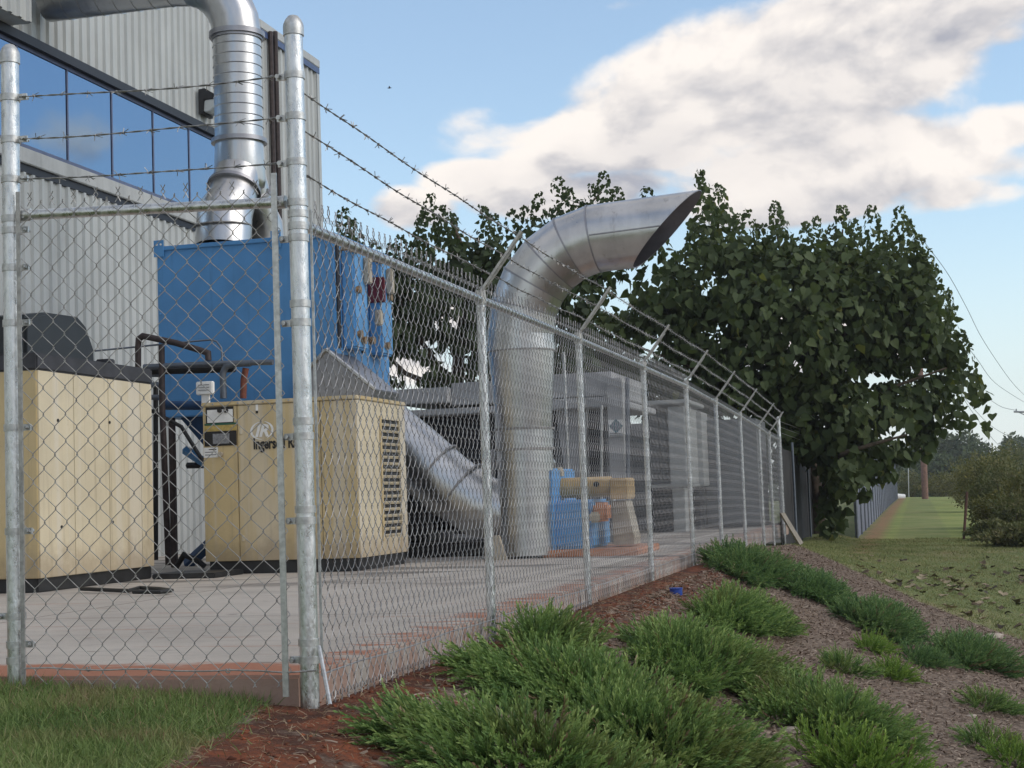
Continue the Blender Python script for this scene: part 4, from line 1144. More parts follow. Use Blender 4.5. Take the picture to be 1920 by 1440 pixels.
bandsC = [(zc(143, 545), toL), (zc(220, 549), toL), (zc(305, 553), toL), (zc(381, 556), toL), (zc(402, 557), None), (zc(425, 558), D_T), (zc(447, 558), toL), (zc(570, 562), None), (zc(605, 563), toL), (zc(790, 566), None), (zc(818, 567), toL), (zc(955, 571), None), (zc(976, 571), toL), (zc(1204, 580), None), (zc(1237, 581), toL)]
terminal_post(sf, CB, ftop, bandsC)
first = None
for i, (t, zt_) in enumerate(zip(PTS, PZ)):
    zb = float(height(t, .05)) - .05
    pm = MB().tube([G(t, 0, zb), G(t, 0, zt_ - .02)], .0245 if i else .0255, 14)
    po = pm.build('line_post', 'galv', sf, 50)
    am = MB(); a0 = G(t, 0, zt_ - .03); a1 = G(t, .01, zt_ + .02); a2 = G(t, .25, zt_ + .335)
    # pressed channel arm
    dv = (a2 - a1).normalized(); nv = D_T.cross(dv).normalized()
    def ch(c, wd): return [c - D_T * wd - nv * .007, c + D_T * wd - nv * .007, c + D_T * wd + nv * .007, c - D_T * wd + nv * .007]
    am.prism(ch(a1 - dv * .03, .021), ch(a2, .019)); am.prism([x + nv * .009 for x in ch(a1 + dv * .04, .009)], [x + nv * .009 for x in ch(a2 - dv * .08, .007)])
    am.tube([G(t, 0, zt_ - .06), G(t, 0, zt_ + .02)], .031, 14)
    am.build('barb_arm', 'arm', po)
    ends = [a1.lerp(a2, f) for f in (.26, .58, .92)]
    for e in ends:
        MB().tube([e - nv * .013 - dv * .008, e - nv * .013 + dv * .008], .006, 6).build('wire_notch', 'ink', po)
    MB().tube([G(t, 0, zt_ - .10), G(t, 0, zt_ - .075)], .0285, 14).build('rail_tie', 'galv_dull', po, 50)
TIPS = []
for t, zt_ in zip(PTS, PZ):
    a1 = G(t, .01, zt_ + .02); a2 = G(t, .25, zt_ + .335); dv = (a2 - a1).normalized(); nv = D_T.cross(dv).normalized()
    TIPS.append([a1.lerp(a2, f) - nv * .012 for f in (.26, .58, .92)])
# end post
pe = MB().tube([G(T_LAST, 0, -.6), G(T_LAST, 0, 1.86)], .034, 14).build('end_post', 'galv', sf, 50)
MB().tube([G(T_LAST, 0, 1.86), G(T_LAST, 0, 1.88), G(T_LAST, 0, 1.90)], [.036, .034, .01], 14).build('post_cap', 'galv_dull', pe, 50)
zstr = [zc(322, 570), zc(237, 567), zc(165, 563)]
starts = [G(.035, .01, z) for z in zstr]
for i in range(len(PTS)):
    for k in range(3):
        a = starts[k] if i == 0 else TIPS[i - 1][k]
        barbed('barbed_wire', a, TIPS[i][k], sf, sag=.012, detail=i < 2)
    # rail
    t0 = TS_ALL[i]; t1 = TS_ALL[i + 1]
    MB().tube([G(t0 + .03, .0, rail_z(t0)), G(t1 - .02, .0, rail_z(t1))], .0215, 16).build('top_rail', 'galv', sf, 50)
for k in range(3): barbed('barbed_wire', TIPS[-1][k], G(T_LAST, 0, 1.6 + .12 * k), sf, detail=False)
MB().tube([G(PTS[-1] + .02, 0, rail_z(PTS[-1])), G(T_LAST, 0, rail_z(T_LAST))], .0215, 12).build('top_rail', 'galv', sf, 50)
bot = lambda t: float(max(height(t, .06) + .035, -.105)) if t < 14 else float(height(t, .06)) + .04
for i in range(len(TS_ALL) - 1):
    t0, t1 = TS_ALL[i] + (.05 if i == 0 else 0), TS_ALL[i + 1]
    mb = MB(); out = .036
    f = lambda al, o, z, t0=t0: G(t0 + al, out + o, z)
    z1f = lambda x, t0=t0: rail_z(t0 + x) + .045
    z0f = lambda x, t0=t0: bot(t0 + x)
    fine = i < 3
    L = t1 - t0
    wv = .076 if i < 5 else .09
    helix_wires(mb, f, L, wv, z0f, z1f, 18, .0018 if i < 3 else .0015, 4 if i < 2 else 3, fine)
    if i < 4: twists(mb, f, L, wv, z1f, .0024, 1, .06)
    if i < 2: twists(mb, f, L, wv, z0f, .0024, -1, .045)
    mb.build('chain_link_mesh', 'wire', sf)
    # bottom tension wire and rail ties
    MB().tube([f(L * q / 6, -.002, z0f(L * q / 6) + .09 + .006 * math.sin(q * 2 + i)) for q in range(7)], .0032, 5).build('tension_wire', 'wire', sf)
MB().box(.043, .048, .030, .040, .0, rail_z(0) + .06).build('tension_bar', 'galv_dull', sf)
# front panel -------------------------------------------------------------------
RZ0, RZ1 = gt(48, 403, 0)[2], gt(520, 380, 0)[2]
MB().tube([G(0, LS_ + .05, RZ0), G(0, -.075, RZ1)], .0215, 20).build('top_rail', 'galv', ff, 50)
for s_, z_ in ((LS_ + .055, RZ0), (-.085, RZ1)):
    MB().tube([G(0, s_ - .02, z_), G(0, s_ + .035, z_)], .026, 18).build('rail_end', 'galv_dull', ff, 50)
fs0, fs1 = LS_ + .055, -.085
LF = fs1 - fs0
fz1 = lambda x: RZ0 + (RZ1 - RZ0) * x / LF + .042
fz0 = lambda x: -.03 + .005 * x
ffn = lambda al, o, z: G(-.030 - o, fs0 + al, z)
mb = MB()
helix_wires(mb, ffn, LF, .1005, fz0, fz1, 18, .0018, 5, True, .0045)
twists(mb, ffn, LF, .1005, fz1, .0023, 1, .05)
mb.build('chain_link_mesh', 'wire_dark', ff)
MB().box(-.036, -.030, fs0 - .012, fs0 + .006, -.02, fz1(0) + .05).build('tension_bar', 'wire_dark', ff)
MB().box(-.038, -.030, fs1 - .012, fs1 + .012, -.07, fz1(LF) + .07).build('tension_bar', 'galv_dull', ff)
tw0, tw1 = gt(66, 1253, -.03)[2], gt(540, 1259, -.03)[2]
MB().tube([G(-.034, fs0 + LF * q / 10, tw0 + (tw1 - tw0) * q / 10 + .004 * math.sin(q * 1.7)) for q in range(11)] + [G(-.045, -.03, tw1), G(-.04, .045, tw1 + .004)], .0032, 6).build('tension_wire', 'wire_dark', ff, 60)
for q, s_ in ((0, fs0 + .28), (1, fs0 + .55), (2, fs1 - .25)):
    c = Vector(G(-.034, s_, tw0 + (tw1 - tw0) * (s_ - fs0) / LF))
    MB().tube([c + D_S * .006 * math.cos(a) + ZU * .008 * math.sin(a) + D_S * .002 * a for a in [x * .8 for x in range(12)]], .0025, 4).build('wire_clip', 'wire_dark', ff)
for k, (ya, yb) in enumerate(((185, 143), (263, 219), (337, 304))):
    barbed('barbed_wire', G(-.02, LS_ + .055, gt(30, ya, 0)[2]), G(-.01, -.055, gt(540, yb, 0)[2]), ff, sag=.012, r=.0021)
# loose tension bar leaning in the mesh near the corner foot
a = on_s(598, 1212, .05); b = on_s(619, 1322, .16)
tag(MB().tube([a, b], .008, 6).build('loose_steel_bar', 'galv_dull', None), 'thin loose steel bar leaning beside the foot of the corner post', 'steel bar')

# dark screened fence continuing past the end post -------------------------------
dfc = thing('screened_fence', G(T_LAST + 3, -.1, -.45), 'older fence with dark privacy cloth, under the broad-leaved tree', 'screened fence')
n = 24; vs_ = []; L = 8.5
for i in range(n + 1):
    t = T_LAST + .1 + L * i / n
    for s_ in (-.06, -.05):
        for z_ in (-.5, 1.42 - .012 * i):
            vs_.append(G(t, s_ + .03 * math.sin(i * 1.1), z_))
fs_ = []
for i in range(n):
    b = i * 4
    fs_ += [(b, b + 1, b + 5, b + 4), (b + 2, b + 6, b + 7, b + 3), (b + 1, b + 3, b + 7, b + 5)]
MB().add(vs_, fs_).build('privacy_cloth', 'windscreen', dfc, 60)
for px, py in ((1490, 930), (1517, 930), (1541, 930)):
    t = gs(px, py, .03)[0]
    p_ = MB().tube([G(t, .03, -.55), G(t, .03, 1.50)], .024, 10).build('screen_post', 'grey_pipe', dfc, 50)
for k in range(3):
    MB().tube([G(T_LAST, .0, 1.62 + .1 * k), G(T_LAST + 8, .1 + .05 * k, 1.58 + .1 * k)], .004, 4).build('barbed_wire', 'barb', dfc)
bd0, bd1 = [gs(x, y, .16) for x, y in ((1471, 962), (1493, 960))]
z_b = float(height(bd0[0] + .6, .3))
tq = bd0[0]
MB_ = MB().hexa([G(tq + .75, .30, z_b), G(tq + 1.6, .30, z_b), G(tq + 1.6, .33, z_b), G(tq + .75, .33, z_b), G(tq, .07, bd0[2]), G(tq + .75, .07, bd0[2]), G(tq + .75, .10, bd0[2]), G(tq, .10, bd0[2])])
tag(MB_.build('leaning_board', 'board', None, bevel=.004), 'weathered board leaning against the fence past the end post', 'board')

# far grey fence ------------------------------------------------------------------
FS = .90
gf_ = thing('grey_privacy_fence', G(60, FS, -.45), 'long grey slatted privacy fence along the mown strip, far behind the tree', 'privacy fence')
tg0, tg1 = 30.0, gs(1680, 895, FS)[0]
zt_f = gs(1679, 857, FS)[2]
tg1 = min(tg1, 112)
npan = 26; pl = (tg1 - tg0) / npan
for i in range(npan):
    t = tg0 + i * pl
    MB().box(t + .04, t + pl - .04, FS - .02, FS + .02, float(height(t, FS)) - .03, 1.75 - .02 * (i % 2)).build('fence_panel', 'greyscreen_fence', gf_)
for i in range(npan + 1):
    t = tg0 + i * pl
    p_ = MB().tube([G(t, FS + .03, float(height(t, FS)) - .1), G(t, FS + .03, 1.75 + .06)], .03, 8).build('fence_post', 'grey_pipe', gf_, 50)
    MB().tube([G(t, FS + .03, 1.75 + .06), G(t, FS + .26, 1.75 + .30)], .02, 6).build('barb_arm', 'grey_pipe', p_)

# ================================================================== foliage templates
def leaf_template():
    # heart shaped leaf: base at the origin, tip along +z, face along +y, folded and drooping
    outline = [(0, 0), (.30, -.10), (.50, .12), (.44, .42), (.22, .76), (0, 1.05)]
    v = []; f = []
    mid = [(0, 0.0, 0), (0, -.02, .42), (0, -.13, 1.05)]
    L = [(-x, .10 * (x / .5) - .12 * max(0, z) ** 2, z) for x, z in outline[1:-1]]
    Rr = [(x, .10 * (x / .5) - .12 * max(0, z) ** 2, z) for x, z in outline[1:-1]]
    v = mid + L + Rr
    f = [(0, 4, 3), (0, 1, 4), (1, 5, 4), (1, 6, 5), (1, 2, 6), (0, 7, 8), (0, 8, 1), (1, 8, 9), (1, 9, 10), (1, 10, 2)]
    return np.array(v, float), np.array(f)
LV, LF_ = leaf_template()
def small_leaf():
    v = np.array([(0, 0, 0), (.28, .05, .45), (0, -.10, 1.0), (-.28, .05, .45)], float)
    return v, np.array([(0, 1, 2), (0, 2, 3)])
SV, SF = small_leaf()

def oriented(n, down=.75, spread=.8, outward=None):
    d = rng.normal(0, 1, (n, 3)) * spread
    if outward is not None: d += outward * .6
    d[:, 2] -= down
    return frames(d, rng.uniform(0, 2 * math.pi, n))
def face_out(n, out, down=1.0, jit=.62):
    """leaf hangs down, its face turned outward"""
    z = rng.normal(0, jit, (n, 3)); z[:, 2] -= down; z += out * .35
    z /= np.linalg.norm(z, axis=1, keepdims=True)
    y = out + rng.normal(0, jit, (n, 3)) + np.array([0, 0, .45])
    y -= z * np.sum(y * z, axis=1, keepdims=True); y /= np.linalg.norm(y, axis=1, keepdims=True) + 1e-9
    x = np.cross(y, z)
    return np.stack([x, y, z], axis=2)

def lobes_to_leaves(lobes, Y, thick, per_px, leaf, dead=()):
    P_, O_ = [], []
    for lx, ly, rx, ry, *dep in lobes:
        n = int(math.pi * rx * ry * per_px)
        ly = ly + (46 if ly < 600 else 0); c = np.array(at_y(lx, ly, Y + (dep[0] if dep else 0)))
        k = Y / F
        u = rng.normal(0, 1, (n, 3)); u /= np.linalg.norm(u, axis=1, keepdims=True)
        rad = rng.uniform(.15, 1, n) ** .42
        rad *= 1 + .16 * np.sin(5 * u[:, 0] + lx) * np.cos(4 * u[:, 2] + ly)
        pp = c + u * rad[:, None] * np.array([rx * k, min(thick, rx * k), ry * k])
        P_.append(pp); O_.append(u)
    P_ = np.concatenate(P_); O_ = np.concatenate(O_)
    q_ = P_ * np.array([2.3, 1.1, 2.6])
    fld = np.sin(q_[:, 0] + 1.7 * np.sin(q_[:, 2] * .8)) * np.sin(q_[:, 2] + 1.4 * np.sin(q_[:, 0] * .7)) * np.cos(q_[:, 1])
    fld += .5 * np.sin(q_[:, 0] * 2.3 + 1) * np.sin(q_[:, 2] * 2.1)
    keep = fld > -.48 + rng.normal(0, .12, len(P_))
    return P_[keep], O_[keep]

def spikes(tips, Y, length, n_per, leafsize):
    """upright shoots: small leaves at the tip, larger below"""
    P_, O_, S_ = [], [], []
    for tx, ty in tips:
        top = np.array(at_y(tx, ty, Y + random.uniform(-1, 1)))
        ln = length * random.uniform(.8, 1.15); lean = rng.normal(0, .12, 2)
        for j in range(n_per):
            q = ((j + random.random()) / n_per) ** 1.25
            ang = random.uniform(0, 2 * math.pi)
            rad = (.07 + .42 * q ** .7) * random.uniform(.5, 1)
            o = np.array([math.cos(ang), math.sin(ang), 0])
            P_.append(top + np.array([lean[0] * q, lean[1] * q, -q * ln]) + o * rad); O_.append(o); S_.append(.42 + .62 * min(1, q * 1.6))
    return np.array(P_), np.array(O_), np.array(S_)

def make_tree(name, label, lobes, tips, Y, thick, trunk_pts, limbs, leaf, per_px, mat_, group, cut=None, n_parts=300):
    root = thing(name, trunk_pts[0], label, 'tree', group)
    nt_ = len(trunk_pts)
    mb = MB().tube(trunk_pts, [.17 * (1 - .55 * i / (nt_ - 1)) for i in range(nt_)], 12)
    trunk = mb.build('trunk', 'bark', root, 60)
    for L in limbs:
        MB().tube(L, [.075 * (1 - .75 * i / (len(L) - 1)) for i in range(len(L))], 8).build('limb', 'bark', root, 60)
    p1, o1 = lobes_to_leaves(lobes, Y, thick, per_px, leaf)
    s1 = rng.uniform(.5, 1.35, len(p1))
    p2, o2, s2 = spikes(tips, Y, 2.2, 150, leaf)
    p = np.concatenate([p1, p2]); o = np.concatenate([o1, o2]); s_ = np.concatenate([s1, s2 * rng.uniform(.8, 1.1, len(s2))])
    if cut is not None:
        k = cut(p); p, o, s_ = p[k], o[k], s_[k]
    mats = face_out(len(p), o) * (s_ * leaf)[:, None, None]
    rnd = np.clip(rng.beta(1.5, 1.9, len(p)) * .85, 0, 1)
    rnd[rng.random(len(p)) < .012] = .98
    # the leaves that stand nearest the camera are leaves of their own
    front = np.argsort(p[:, 1] - .0 * p[:, 2] - s_ * .8 + rng.normal(0, .5, len(p)))[:n_parts]
    mask_ = np.ones(len(p), bool); mask_[front] = False
    v, f, r = scatter(LV, LF_, mats[mask_], p[mask_], rnd[mask_])
    cr = np_mesh('crown', v, f, mat_, r, root); cr['kind'] = 'stuff'
    meshes = []
    for q in range(6):
        me = bpy.data.meshes.new('leaf'); me.from_pydata(LV.tolist(), [], LF_.tolist())
        a = me.attributes.new('rnd', 'FLOAT', 'POINT'); a.data.foreach_set('value', np.full(len(LV), [.15, .3, .4, .5, .62, .78][q], np.float32))
        me.materials.append(M[mat_]); meshes.append(me)
    rl = np.array(root.location)
    for i in front:
        ob = bpy.data.objects.new('leaf', meshes[min(5, int(rnd[i] * 7))]); col.objects.link(ob); ob.parent = root
        m4 = Matrix.Identity(4)
        for a in range(3):
            for b in range(3): m4[a][b] = mats[i][a][b]
            m4[a][3] = p[i][a] - rl[a]
        ob.matrix_local = m4
    return root

YT = 31.5
main_lobes = [(1470, 560, 210, 140), (1350, 500, 120, 110), (1255, 590, 110, 120), (1160, 640, 80, 80), (1110, 590, 60, 80), (1620, 510, 130, 90), (1690, 545, 68, 85), (1560, 610, 190, 90),
              (1420, 690, 200, 95), (1310, 700, 90, 80), (1540, 700, 110, 60), (1700, 650, 80, 70), (1735, 610, 40, 50), (1778, 655, 36, 28), (1560, 790, 160, 75), (1690, 770, 100, 70), (1735, 745, 36, 55), (1728, 800, 22, 30),
              (1500, 830, 50, 40), (1610, 850, 110, 50), (1700, 835, 60, 32), (1578, 900, 38, 50), (1568, 940, 22, 60), (1552, 965, 22, 50), (1612, 925, 24, 14), (1640, 890, 40, 14), (1400, 450, 90, 60), (1540, 450, 90, 50), (1240, 510, 60, 60), (1480, 480, 80, 60), (1565, 850, 45, 60), (1500, 760, 90, 60), (1650, 690, 60, 30), (1200, 720, 60, 60, 1.5), (1280, 770, 80, 70, 1.5), (1380, 780, 80, 80, 1.5), (1440, 850, 60, 70, 1.5), (1330, 850, 80, 70, 1.5), (1230, 830, 60, 60, 1.5), (1585, 890, 40, 40, -1)]
main_tips = [(1313, 318), (1345, 345), (1326, 365), (1380, 400), (1400, 392), (1452, 378), (1460, 395), (1425, 420), (1510, 415), (1530, 405), (1560, 420), (1577, 384), (1600, 410), (1633, 384), (1655, 430), (1687, 386), (1700, 410), (1722, 440), (1738, 468), (1750, 495),
             (1775, 540), (1802, 620), (1760, 575), (1300, 420), (1270, 470), (1590, 640), (1500, 500), (1440, 560), (1640, 560), (1350, 620), (1520, 640)]
tb_ = G(30.2, .05, float(height(30, 0)))
trunk_pts = [tb_ - ZU * .1, tb_ + ZU * .8 + D_S * .05, tb_ + ZU * 1.8 - D_S * .1, at_y(1520, 740, YT + .8), at_y(1510, 660, YT + .5)]
limbs = [[trunk_pts[2], at_y(1600, 760, YT), at_y(1690, 720, YT - .5), at_y(1775, 690, YT - .8)], [trunk_pts[3], at_y(1420, 640, YT), at_y(1330, 580, YT), at_y(1250, 560, YT)], [trunk_pts[3], at_y(1600, 600, YT), at_y(1690, 480, YT)], [trunk_pts[4], at_y(1480, 560, YT), at_y(1455, 430, YT)], [trunk_pts[4], at_y(1570, 560, YT), at_y(1580, 430, YT)],
         [trunk_pts[1], at_y(1580, 850, YT - 1), at_y(1640, 832, YT - 1.2), at_y(1700, 815, YT - 1.4)], [trunk_pts[2], at_y(1430, 740, YT), at_y(1300, 690, YT), at_y(1170, 640, YT)]]
def cut_main(p):
    # sky gaps seen in the photograph
    pr = p - np.array(EYE); Rm = np.array(CAM_R)
    q = pr @ Rm; x = 960 + F * q[:, 0] / -q[:, 2]; y = 720 - F * q[:, 1] / -q[:, 2]
    k = np.ones(len(p), bool)
    for gx, gy, ra, rb, pr_ in ((1640, 706, 46, 13, .97), (1600, 708, 25, 10, .8), (1190, 480, 45, 26, .9), (1470, 640, 30, 22, .5), (1250, 680, 40, 20, .5), (1345, 610, 30, 18, .4), (1660, 805, 40, 14, .6), (1555, 632, 10, 7, .98), (1720, 700, 30, 20, .6)):
        ins = ((x - gx) / ra) ** 2 + ((y - gy) / rb) ** 2 < 1
        k &= ~(ins & (rng.random(len(p)) < pr_))
    return k
make_tree('broadleaf_tree', 'large dark broad-leaved tree overhanging the far end of the fence', main_lobes, main_tips, YT, 2.6, trunk_pts, limbs, .178, .0235, 'tree_leaf', 'broad-leaved trees behind the fence', cut_main)
YL = 29.0
left_lobes = [(875, 470, 65, 80), (960, 470, 65, 75), (1050, 430, 80, 60), (1125, 385, 50, 45), (800, 560, 85, 75), (890, 600, 70, 90), (755, 500, 50, 55), (700, 560, 50, 90), (760, 620, 60, 50), (930, 540, 60, 70), (1010, 500, 60, 50), (720, 690, 60, 40), (830, 700, 60, 35), (660, 640, 50, 70), (905, 680, 40, 40), (1100, 440, 60, 40), (1060, 690, 60, 50), (1080, 620, 50, 60), (650, 520, 40, 60), (880, 540, 60, 60)]
left_tips = [(806, 362), (830, 385), (790, 395), (848, 400), (905, 385), (925, 400), (960, 392), (985, 385), (1010, 360), (1045, 332), (1065, 350), (1130, 322), (1112, 345), (1155, 350), (1085, 375), (1212, 350), (645, 388), (660, 410), (750, 440), (775, 455), (735, 455), (700, 450)]
tb2 = at_y(850, 905, YL + 1.0); tb2.z = float(height(24, -6)) - .1 + .1
tp2 = [Vector((tb2.x, tb2.y, -.2)), at_y(856, 740, YL + .8), at_y(862, 640, YL + .5), at_y(880, 540, YL)]
limbs2 = [[tp2[1], at_y(790, 640, YL), at_y(740, 540, YL)], [tp2[2], at_y(960, 560, YL), at_y(1040, 450, YL), at_y(1128, 360, YL)], [tp2[3], at_y(870, 470, YL), at_y(845, 410, YL)], [tp2[1], at_y(760, 700, YL), at_y(700, 640, YL)], [tp2[2], at_y(990, 640, YL + .5), at_y(1070, 590, YL + .5)]]
def cut_left(p):
    pr = p - np.array(EYE); Rm = np.array(CAM_R)
    q = pr @ Rm; x = 960 + F * q[:, 0] / -q[:, 2]; y = 720 - F * q[:, 1] / -q[:, 2]
    k = np.ones(len(p), bool)
    for gx, gy, ra, rb, pr_ in ((855, 592, 24, 26, .92), (765, 690, 40, 26, .9), (745, 530, 14, 12, .8), (800, 650, 22, 12, .6), (870, 560, 12, 16, .6), (830, 480, 14, 20, .8), (700, 655, 20, 20, .6)):
        ins = ((x - gx) / ra) ** 2 + ((y - gy) / rb) ** 2 < 1
        k &= ~(ins & (rng.random(len(p)) < pr_))
    return k
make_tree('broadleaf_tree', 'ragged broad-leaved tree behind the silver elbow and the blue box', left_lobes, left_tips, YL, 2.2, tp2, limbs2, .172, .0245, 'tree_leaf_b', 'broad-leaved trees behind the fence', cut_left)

# ================================================================== junipers
def plume(seed, ln=.15, n=22):
    r_ = random.Random(seed); v = []; f = []
    def pt(q): return np.array([.045 * q * q * ln / .15, 0, q * ln])
    # stem as a narrow strip
    for i in range(4):
        c = pt(i / 3); wv = .0032 * (1 - i / 3.3); v += [c + (0, wv, 0), c - (0, wv, 0)]
    for i in range(3): b = 2 * i; f += [(b, b + 1, b + 3), (b, b + 3, b + 2)]
    for k in range(n):
        q = .10 + .88 * k / n; c = pt(q); an = k * 2.4 + r_.uniform(-.4, .4)
        L = (.045 * (1 - q * .66)) * r_.uniform(.8, 1.2)
        o = np.array([math.cos(an), math.sin(an), 0]); d = o * .42 + np.array([.12, 0, .95]); d /= np.linalg.norm(d)
        sd_ = np.cross(d, o); sd_ /= np.linalg.norm(sd_) + 1e-9; wv = .0031
        b = len(v); v += [c + sd_ * wv * .5, c - sd_ * wv * .5, c + d * L * .55 + sd_ * wv, c + d * L * .55 - sd_ * wv, c + d * L]
        f += [(b, b + 1, b + 3), (b, b + 3, b + 2), (b + 2, b + 3, b + 4)]
    return np.array(v), np.array(f)
PLUMES = [plume(s) for s in range(5)]
def juniper(px, py, rx, ry_t, hgt, label, mat_='juniper', dens=1500, lean=(.5, -.1), group='low juniper shrubs on the bank', scale=1.0):
    """centre of the footprint in the photograph -> ground; rx half width in metres along s, ry_t half depth along t"""
    p = gnd(px, py); t, s, _ = to_grid(p)
    z = float(height(t, s))
    root = thing('juniper_shrub', G(t, s, z), label, 'shrub', group)
    n = int(math.pi * rx * ry_t * dens)
    a = rng.uniform(0, 2 * math.pi, n); r_ = np.sqrt(rng.uniform(0, 1, n))
    edge = 1 + .22 * np.sin(3 * a + px) + .14 * np.sin(7 * a + py) + .08 * np.sin(13 * a)
    ss = s + rx * r_ * np.cos(a) * edge; tt = t + ry_t * r_ * np.sin(a) * edge
    lump = .75 + .35 * np.sin(ss * 7 + px) * np.cos(tt * 6 + py)
    dome = np.sqrt(np.clip(1 - r_ ** 2, 0, 1)) * lump
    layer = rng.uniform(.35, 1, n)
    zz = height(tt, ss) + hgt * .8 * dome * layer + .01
    out_s = np.cos(a) * r_ + lean[0]; out_t = np.sin(a) * r_ + lean[1]
    d = np.stack([out_t * ST + out_s * CT, out_t * CT - out_s * ST, .34 + .45 * (1 - r_)], 1)
    clump = np.stack([np.sin(ss * 9 + 2 * np.sin(tt * 5)), np.cos(tt * 8 + np.sin(ss * 6)), 0 * ss], 1) * .28
    d = d + clump + rng.normal(0, .15, (n, 3))
    mats = frames(d, rng.uniform(0, 6.28, n)) * (rng.uniform(.75, 1.35, n) * scale * 1.08)[:, None, None]
    loc = np.stack([CX + tt * ST + ss * CT, CY + tt * CT - ss * ST, zz], 1)
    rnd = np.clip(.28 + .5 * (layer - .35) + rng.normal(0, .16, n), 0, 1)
    parts = []
    for k in range(5):
        m_ = np.arange(n) % 5 == k
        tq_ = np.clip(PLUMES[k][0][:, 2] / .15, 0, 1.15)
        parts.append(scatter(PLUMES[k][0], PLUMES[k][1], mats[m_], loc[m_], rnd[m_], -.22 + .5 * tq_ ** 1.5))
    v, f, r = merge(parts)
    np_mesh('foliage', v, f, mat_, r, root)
    mb = MB()
    for k in range(7):
        an = k * .9 + .3; e = .55
        mb.tube([G(t, s, z - .03), G(t + ry_t * e * .5 * math.sin(an), s + rx * e * .5 * math.cos(an), float(height(t + ry_t * e * .5 * math.sin(an), s + rx * e * .5 * math.cos(an))) + hgt * .35), G(t + ry_t * e * math.sin(an), s + rx * e * math.cos(an), float(height(t + ry_t * e * math.sin(an), s + rx * e * math.cos(an))) + hgt * .5)], [.014, .009, .004], 5)
    mb.build('woody_stem', 'bark', root)
    nd = int(n * .05); ii = rng.choice(n, nd, replace=False)
    v, f, r = scatter(PLUMES[0][0], PLUMES[0][1], mats[ii] * .9, loc[ii] + np.array([0, 0, .012]), rng.random(nd))
    
    if rx > .25: np_mesh('dead_sprigs', v, f, 'straw', r, root)['kind'] = 'stuff'
JD = 1900
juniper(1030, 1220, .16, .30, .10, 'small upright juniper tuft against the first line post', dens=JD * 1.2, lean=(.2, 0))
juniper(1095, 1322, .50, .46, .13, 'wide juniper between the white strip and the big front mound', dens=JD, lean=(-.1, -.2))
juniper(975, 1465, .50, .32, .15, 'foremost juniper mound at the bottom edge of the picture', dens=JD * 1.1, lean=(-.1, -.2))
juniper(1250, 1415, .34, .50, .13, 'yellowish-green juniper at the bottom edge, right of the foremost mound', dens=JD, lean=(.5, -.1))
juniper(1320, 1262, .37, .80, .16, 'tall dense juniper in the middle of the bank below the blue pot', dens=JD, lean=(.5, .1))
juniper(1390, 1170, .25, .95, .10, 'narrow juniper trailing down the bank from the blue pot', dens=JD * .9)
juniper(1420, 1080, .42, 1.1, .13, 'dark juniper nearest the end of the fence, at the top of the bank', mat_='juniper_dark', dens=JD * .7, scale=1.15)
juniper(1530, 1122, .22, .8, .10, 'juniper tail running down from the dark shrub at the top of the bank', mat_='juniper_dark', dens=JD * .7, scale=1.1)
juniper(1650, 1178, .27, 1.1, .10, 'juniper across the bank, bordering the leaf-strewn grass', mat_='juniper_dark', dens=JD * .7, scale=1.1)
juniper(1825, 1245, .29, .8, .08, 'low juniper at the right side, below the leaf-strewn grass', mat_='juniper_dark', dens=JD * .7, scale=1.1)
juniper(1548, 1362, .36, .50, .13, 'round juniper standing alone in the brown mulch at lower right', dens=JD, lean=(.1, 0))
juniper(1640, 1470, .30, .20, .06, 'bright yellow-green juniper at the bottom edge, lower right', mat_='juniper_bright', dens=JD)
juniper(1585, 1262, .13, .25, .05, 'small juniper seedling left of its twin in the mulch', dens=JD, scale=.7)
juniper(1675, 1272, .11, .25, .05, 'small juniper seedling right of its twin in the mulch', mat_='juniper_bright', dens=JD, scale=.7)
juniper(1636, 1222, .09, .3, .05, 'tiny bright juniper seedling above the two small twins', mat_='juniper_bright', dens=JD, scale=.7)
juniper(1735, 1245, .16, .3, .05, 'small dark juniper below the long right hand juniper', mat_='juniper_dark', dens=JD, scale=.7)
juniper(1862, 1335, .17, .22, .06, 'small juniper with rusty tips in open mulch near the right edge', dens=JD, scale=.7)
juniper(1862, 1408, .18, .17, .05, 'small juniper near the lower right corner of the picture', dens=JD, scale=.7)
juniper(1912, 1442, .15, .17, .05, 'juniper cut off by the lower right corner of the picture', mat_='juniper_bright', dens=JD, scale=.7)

# ================================================================== grass, chips, straw, dead leaves
def blades(name, n, t_rng, s_rng, h0, h1, width, mat_, accept, label, droop=.5, ntri=3):
    t = rng.uniform(*t_rng, n); s = rng.uniform(*s_rng, n)
    k = accept(t, s); t, s = t[k], s[k]; n = len(t)
    loc = np.stack([CX + t * ST + s * CT, CY + t * CT - s * ST, height(t, s) - .004], 1)
    tv = np.array([(-.5, 0, 0), (.5, 0, 0), (-.36, .16, .55), (.36, .16, .55), (0, .52, 1.0)]); tf = np.array([(0, 1, 3), (0, 3, 2), (2, 3, 4)])
    if ntri == 1: tv = np.array([(-.5, 0, 0), (.5, 0, 0), (0, .4, 1.0)]); tf = np.array([(0, 1, 2)])
    d = rng.normal(0, droop, (n, 3)); d[:, 2] = 1
    m = frames(d, rng.uniform(0, 6.28, n))
    hh = rng.uniform(h0, h1, n)
    m = m * np.stack([np.full(n, width), hh, hh], 1)[:, None, :]
    patch = .5 + .5 * np.sin(t * 4.1 + 2 * np.sin(s * 3.3)) * np.cos(s * 3.7 + t)
    rnd = np.clip(.15 + .45 * patch + rng.normal(0, .2, n), 0, 1)
    v, f, r = scatter(tv, tf, m, loc, rnd)
    return tag(np_mesh(name, v, f, mat_, r), label, None, None, 'stuff')
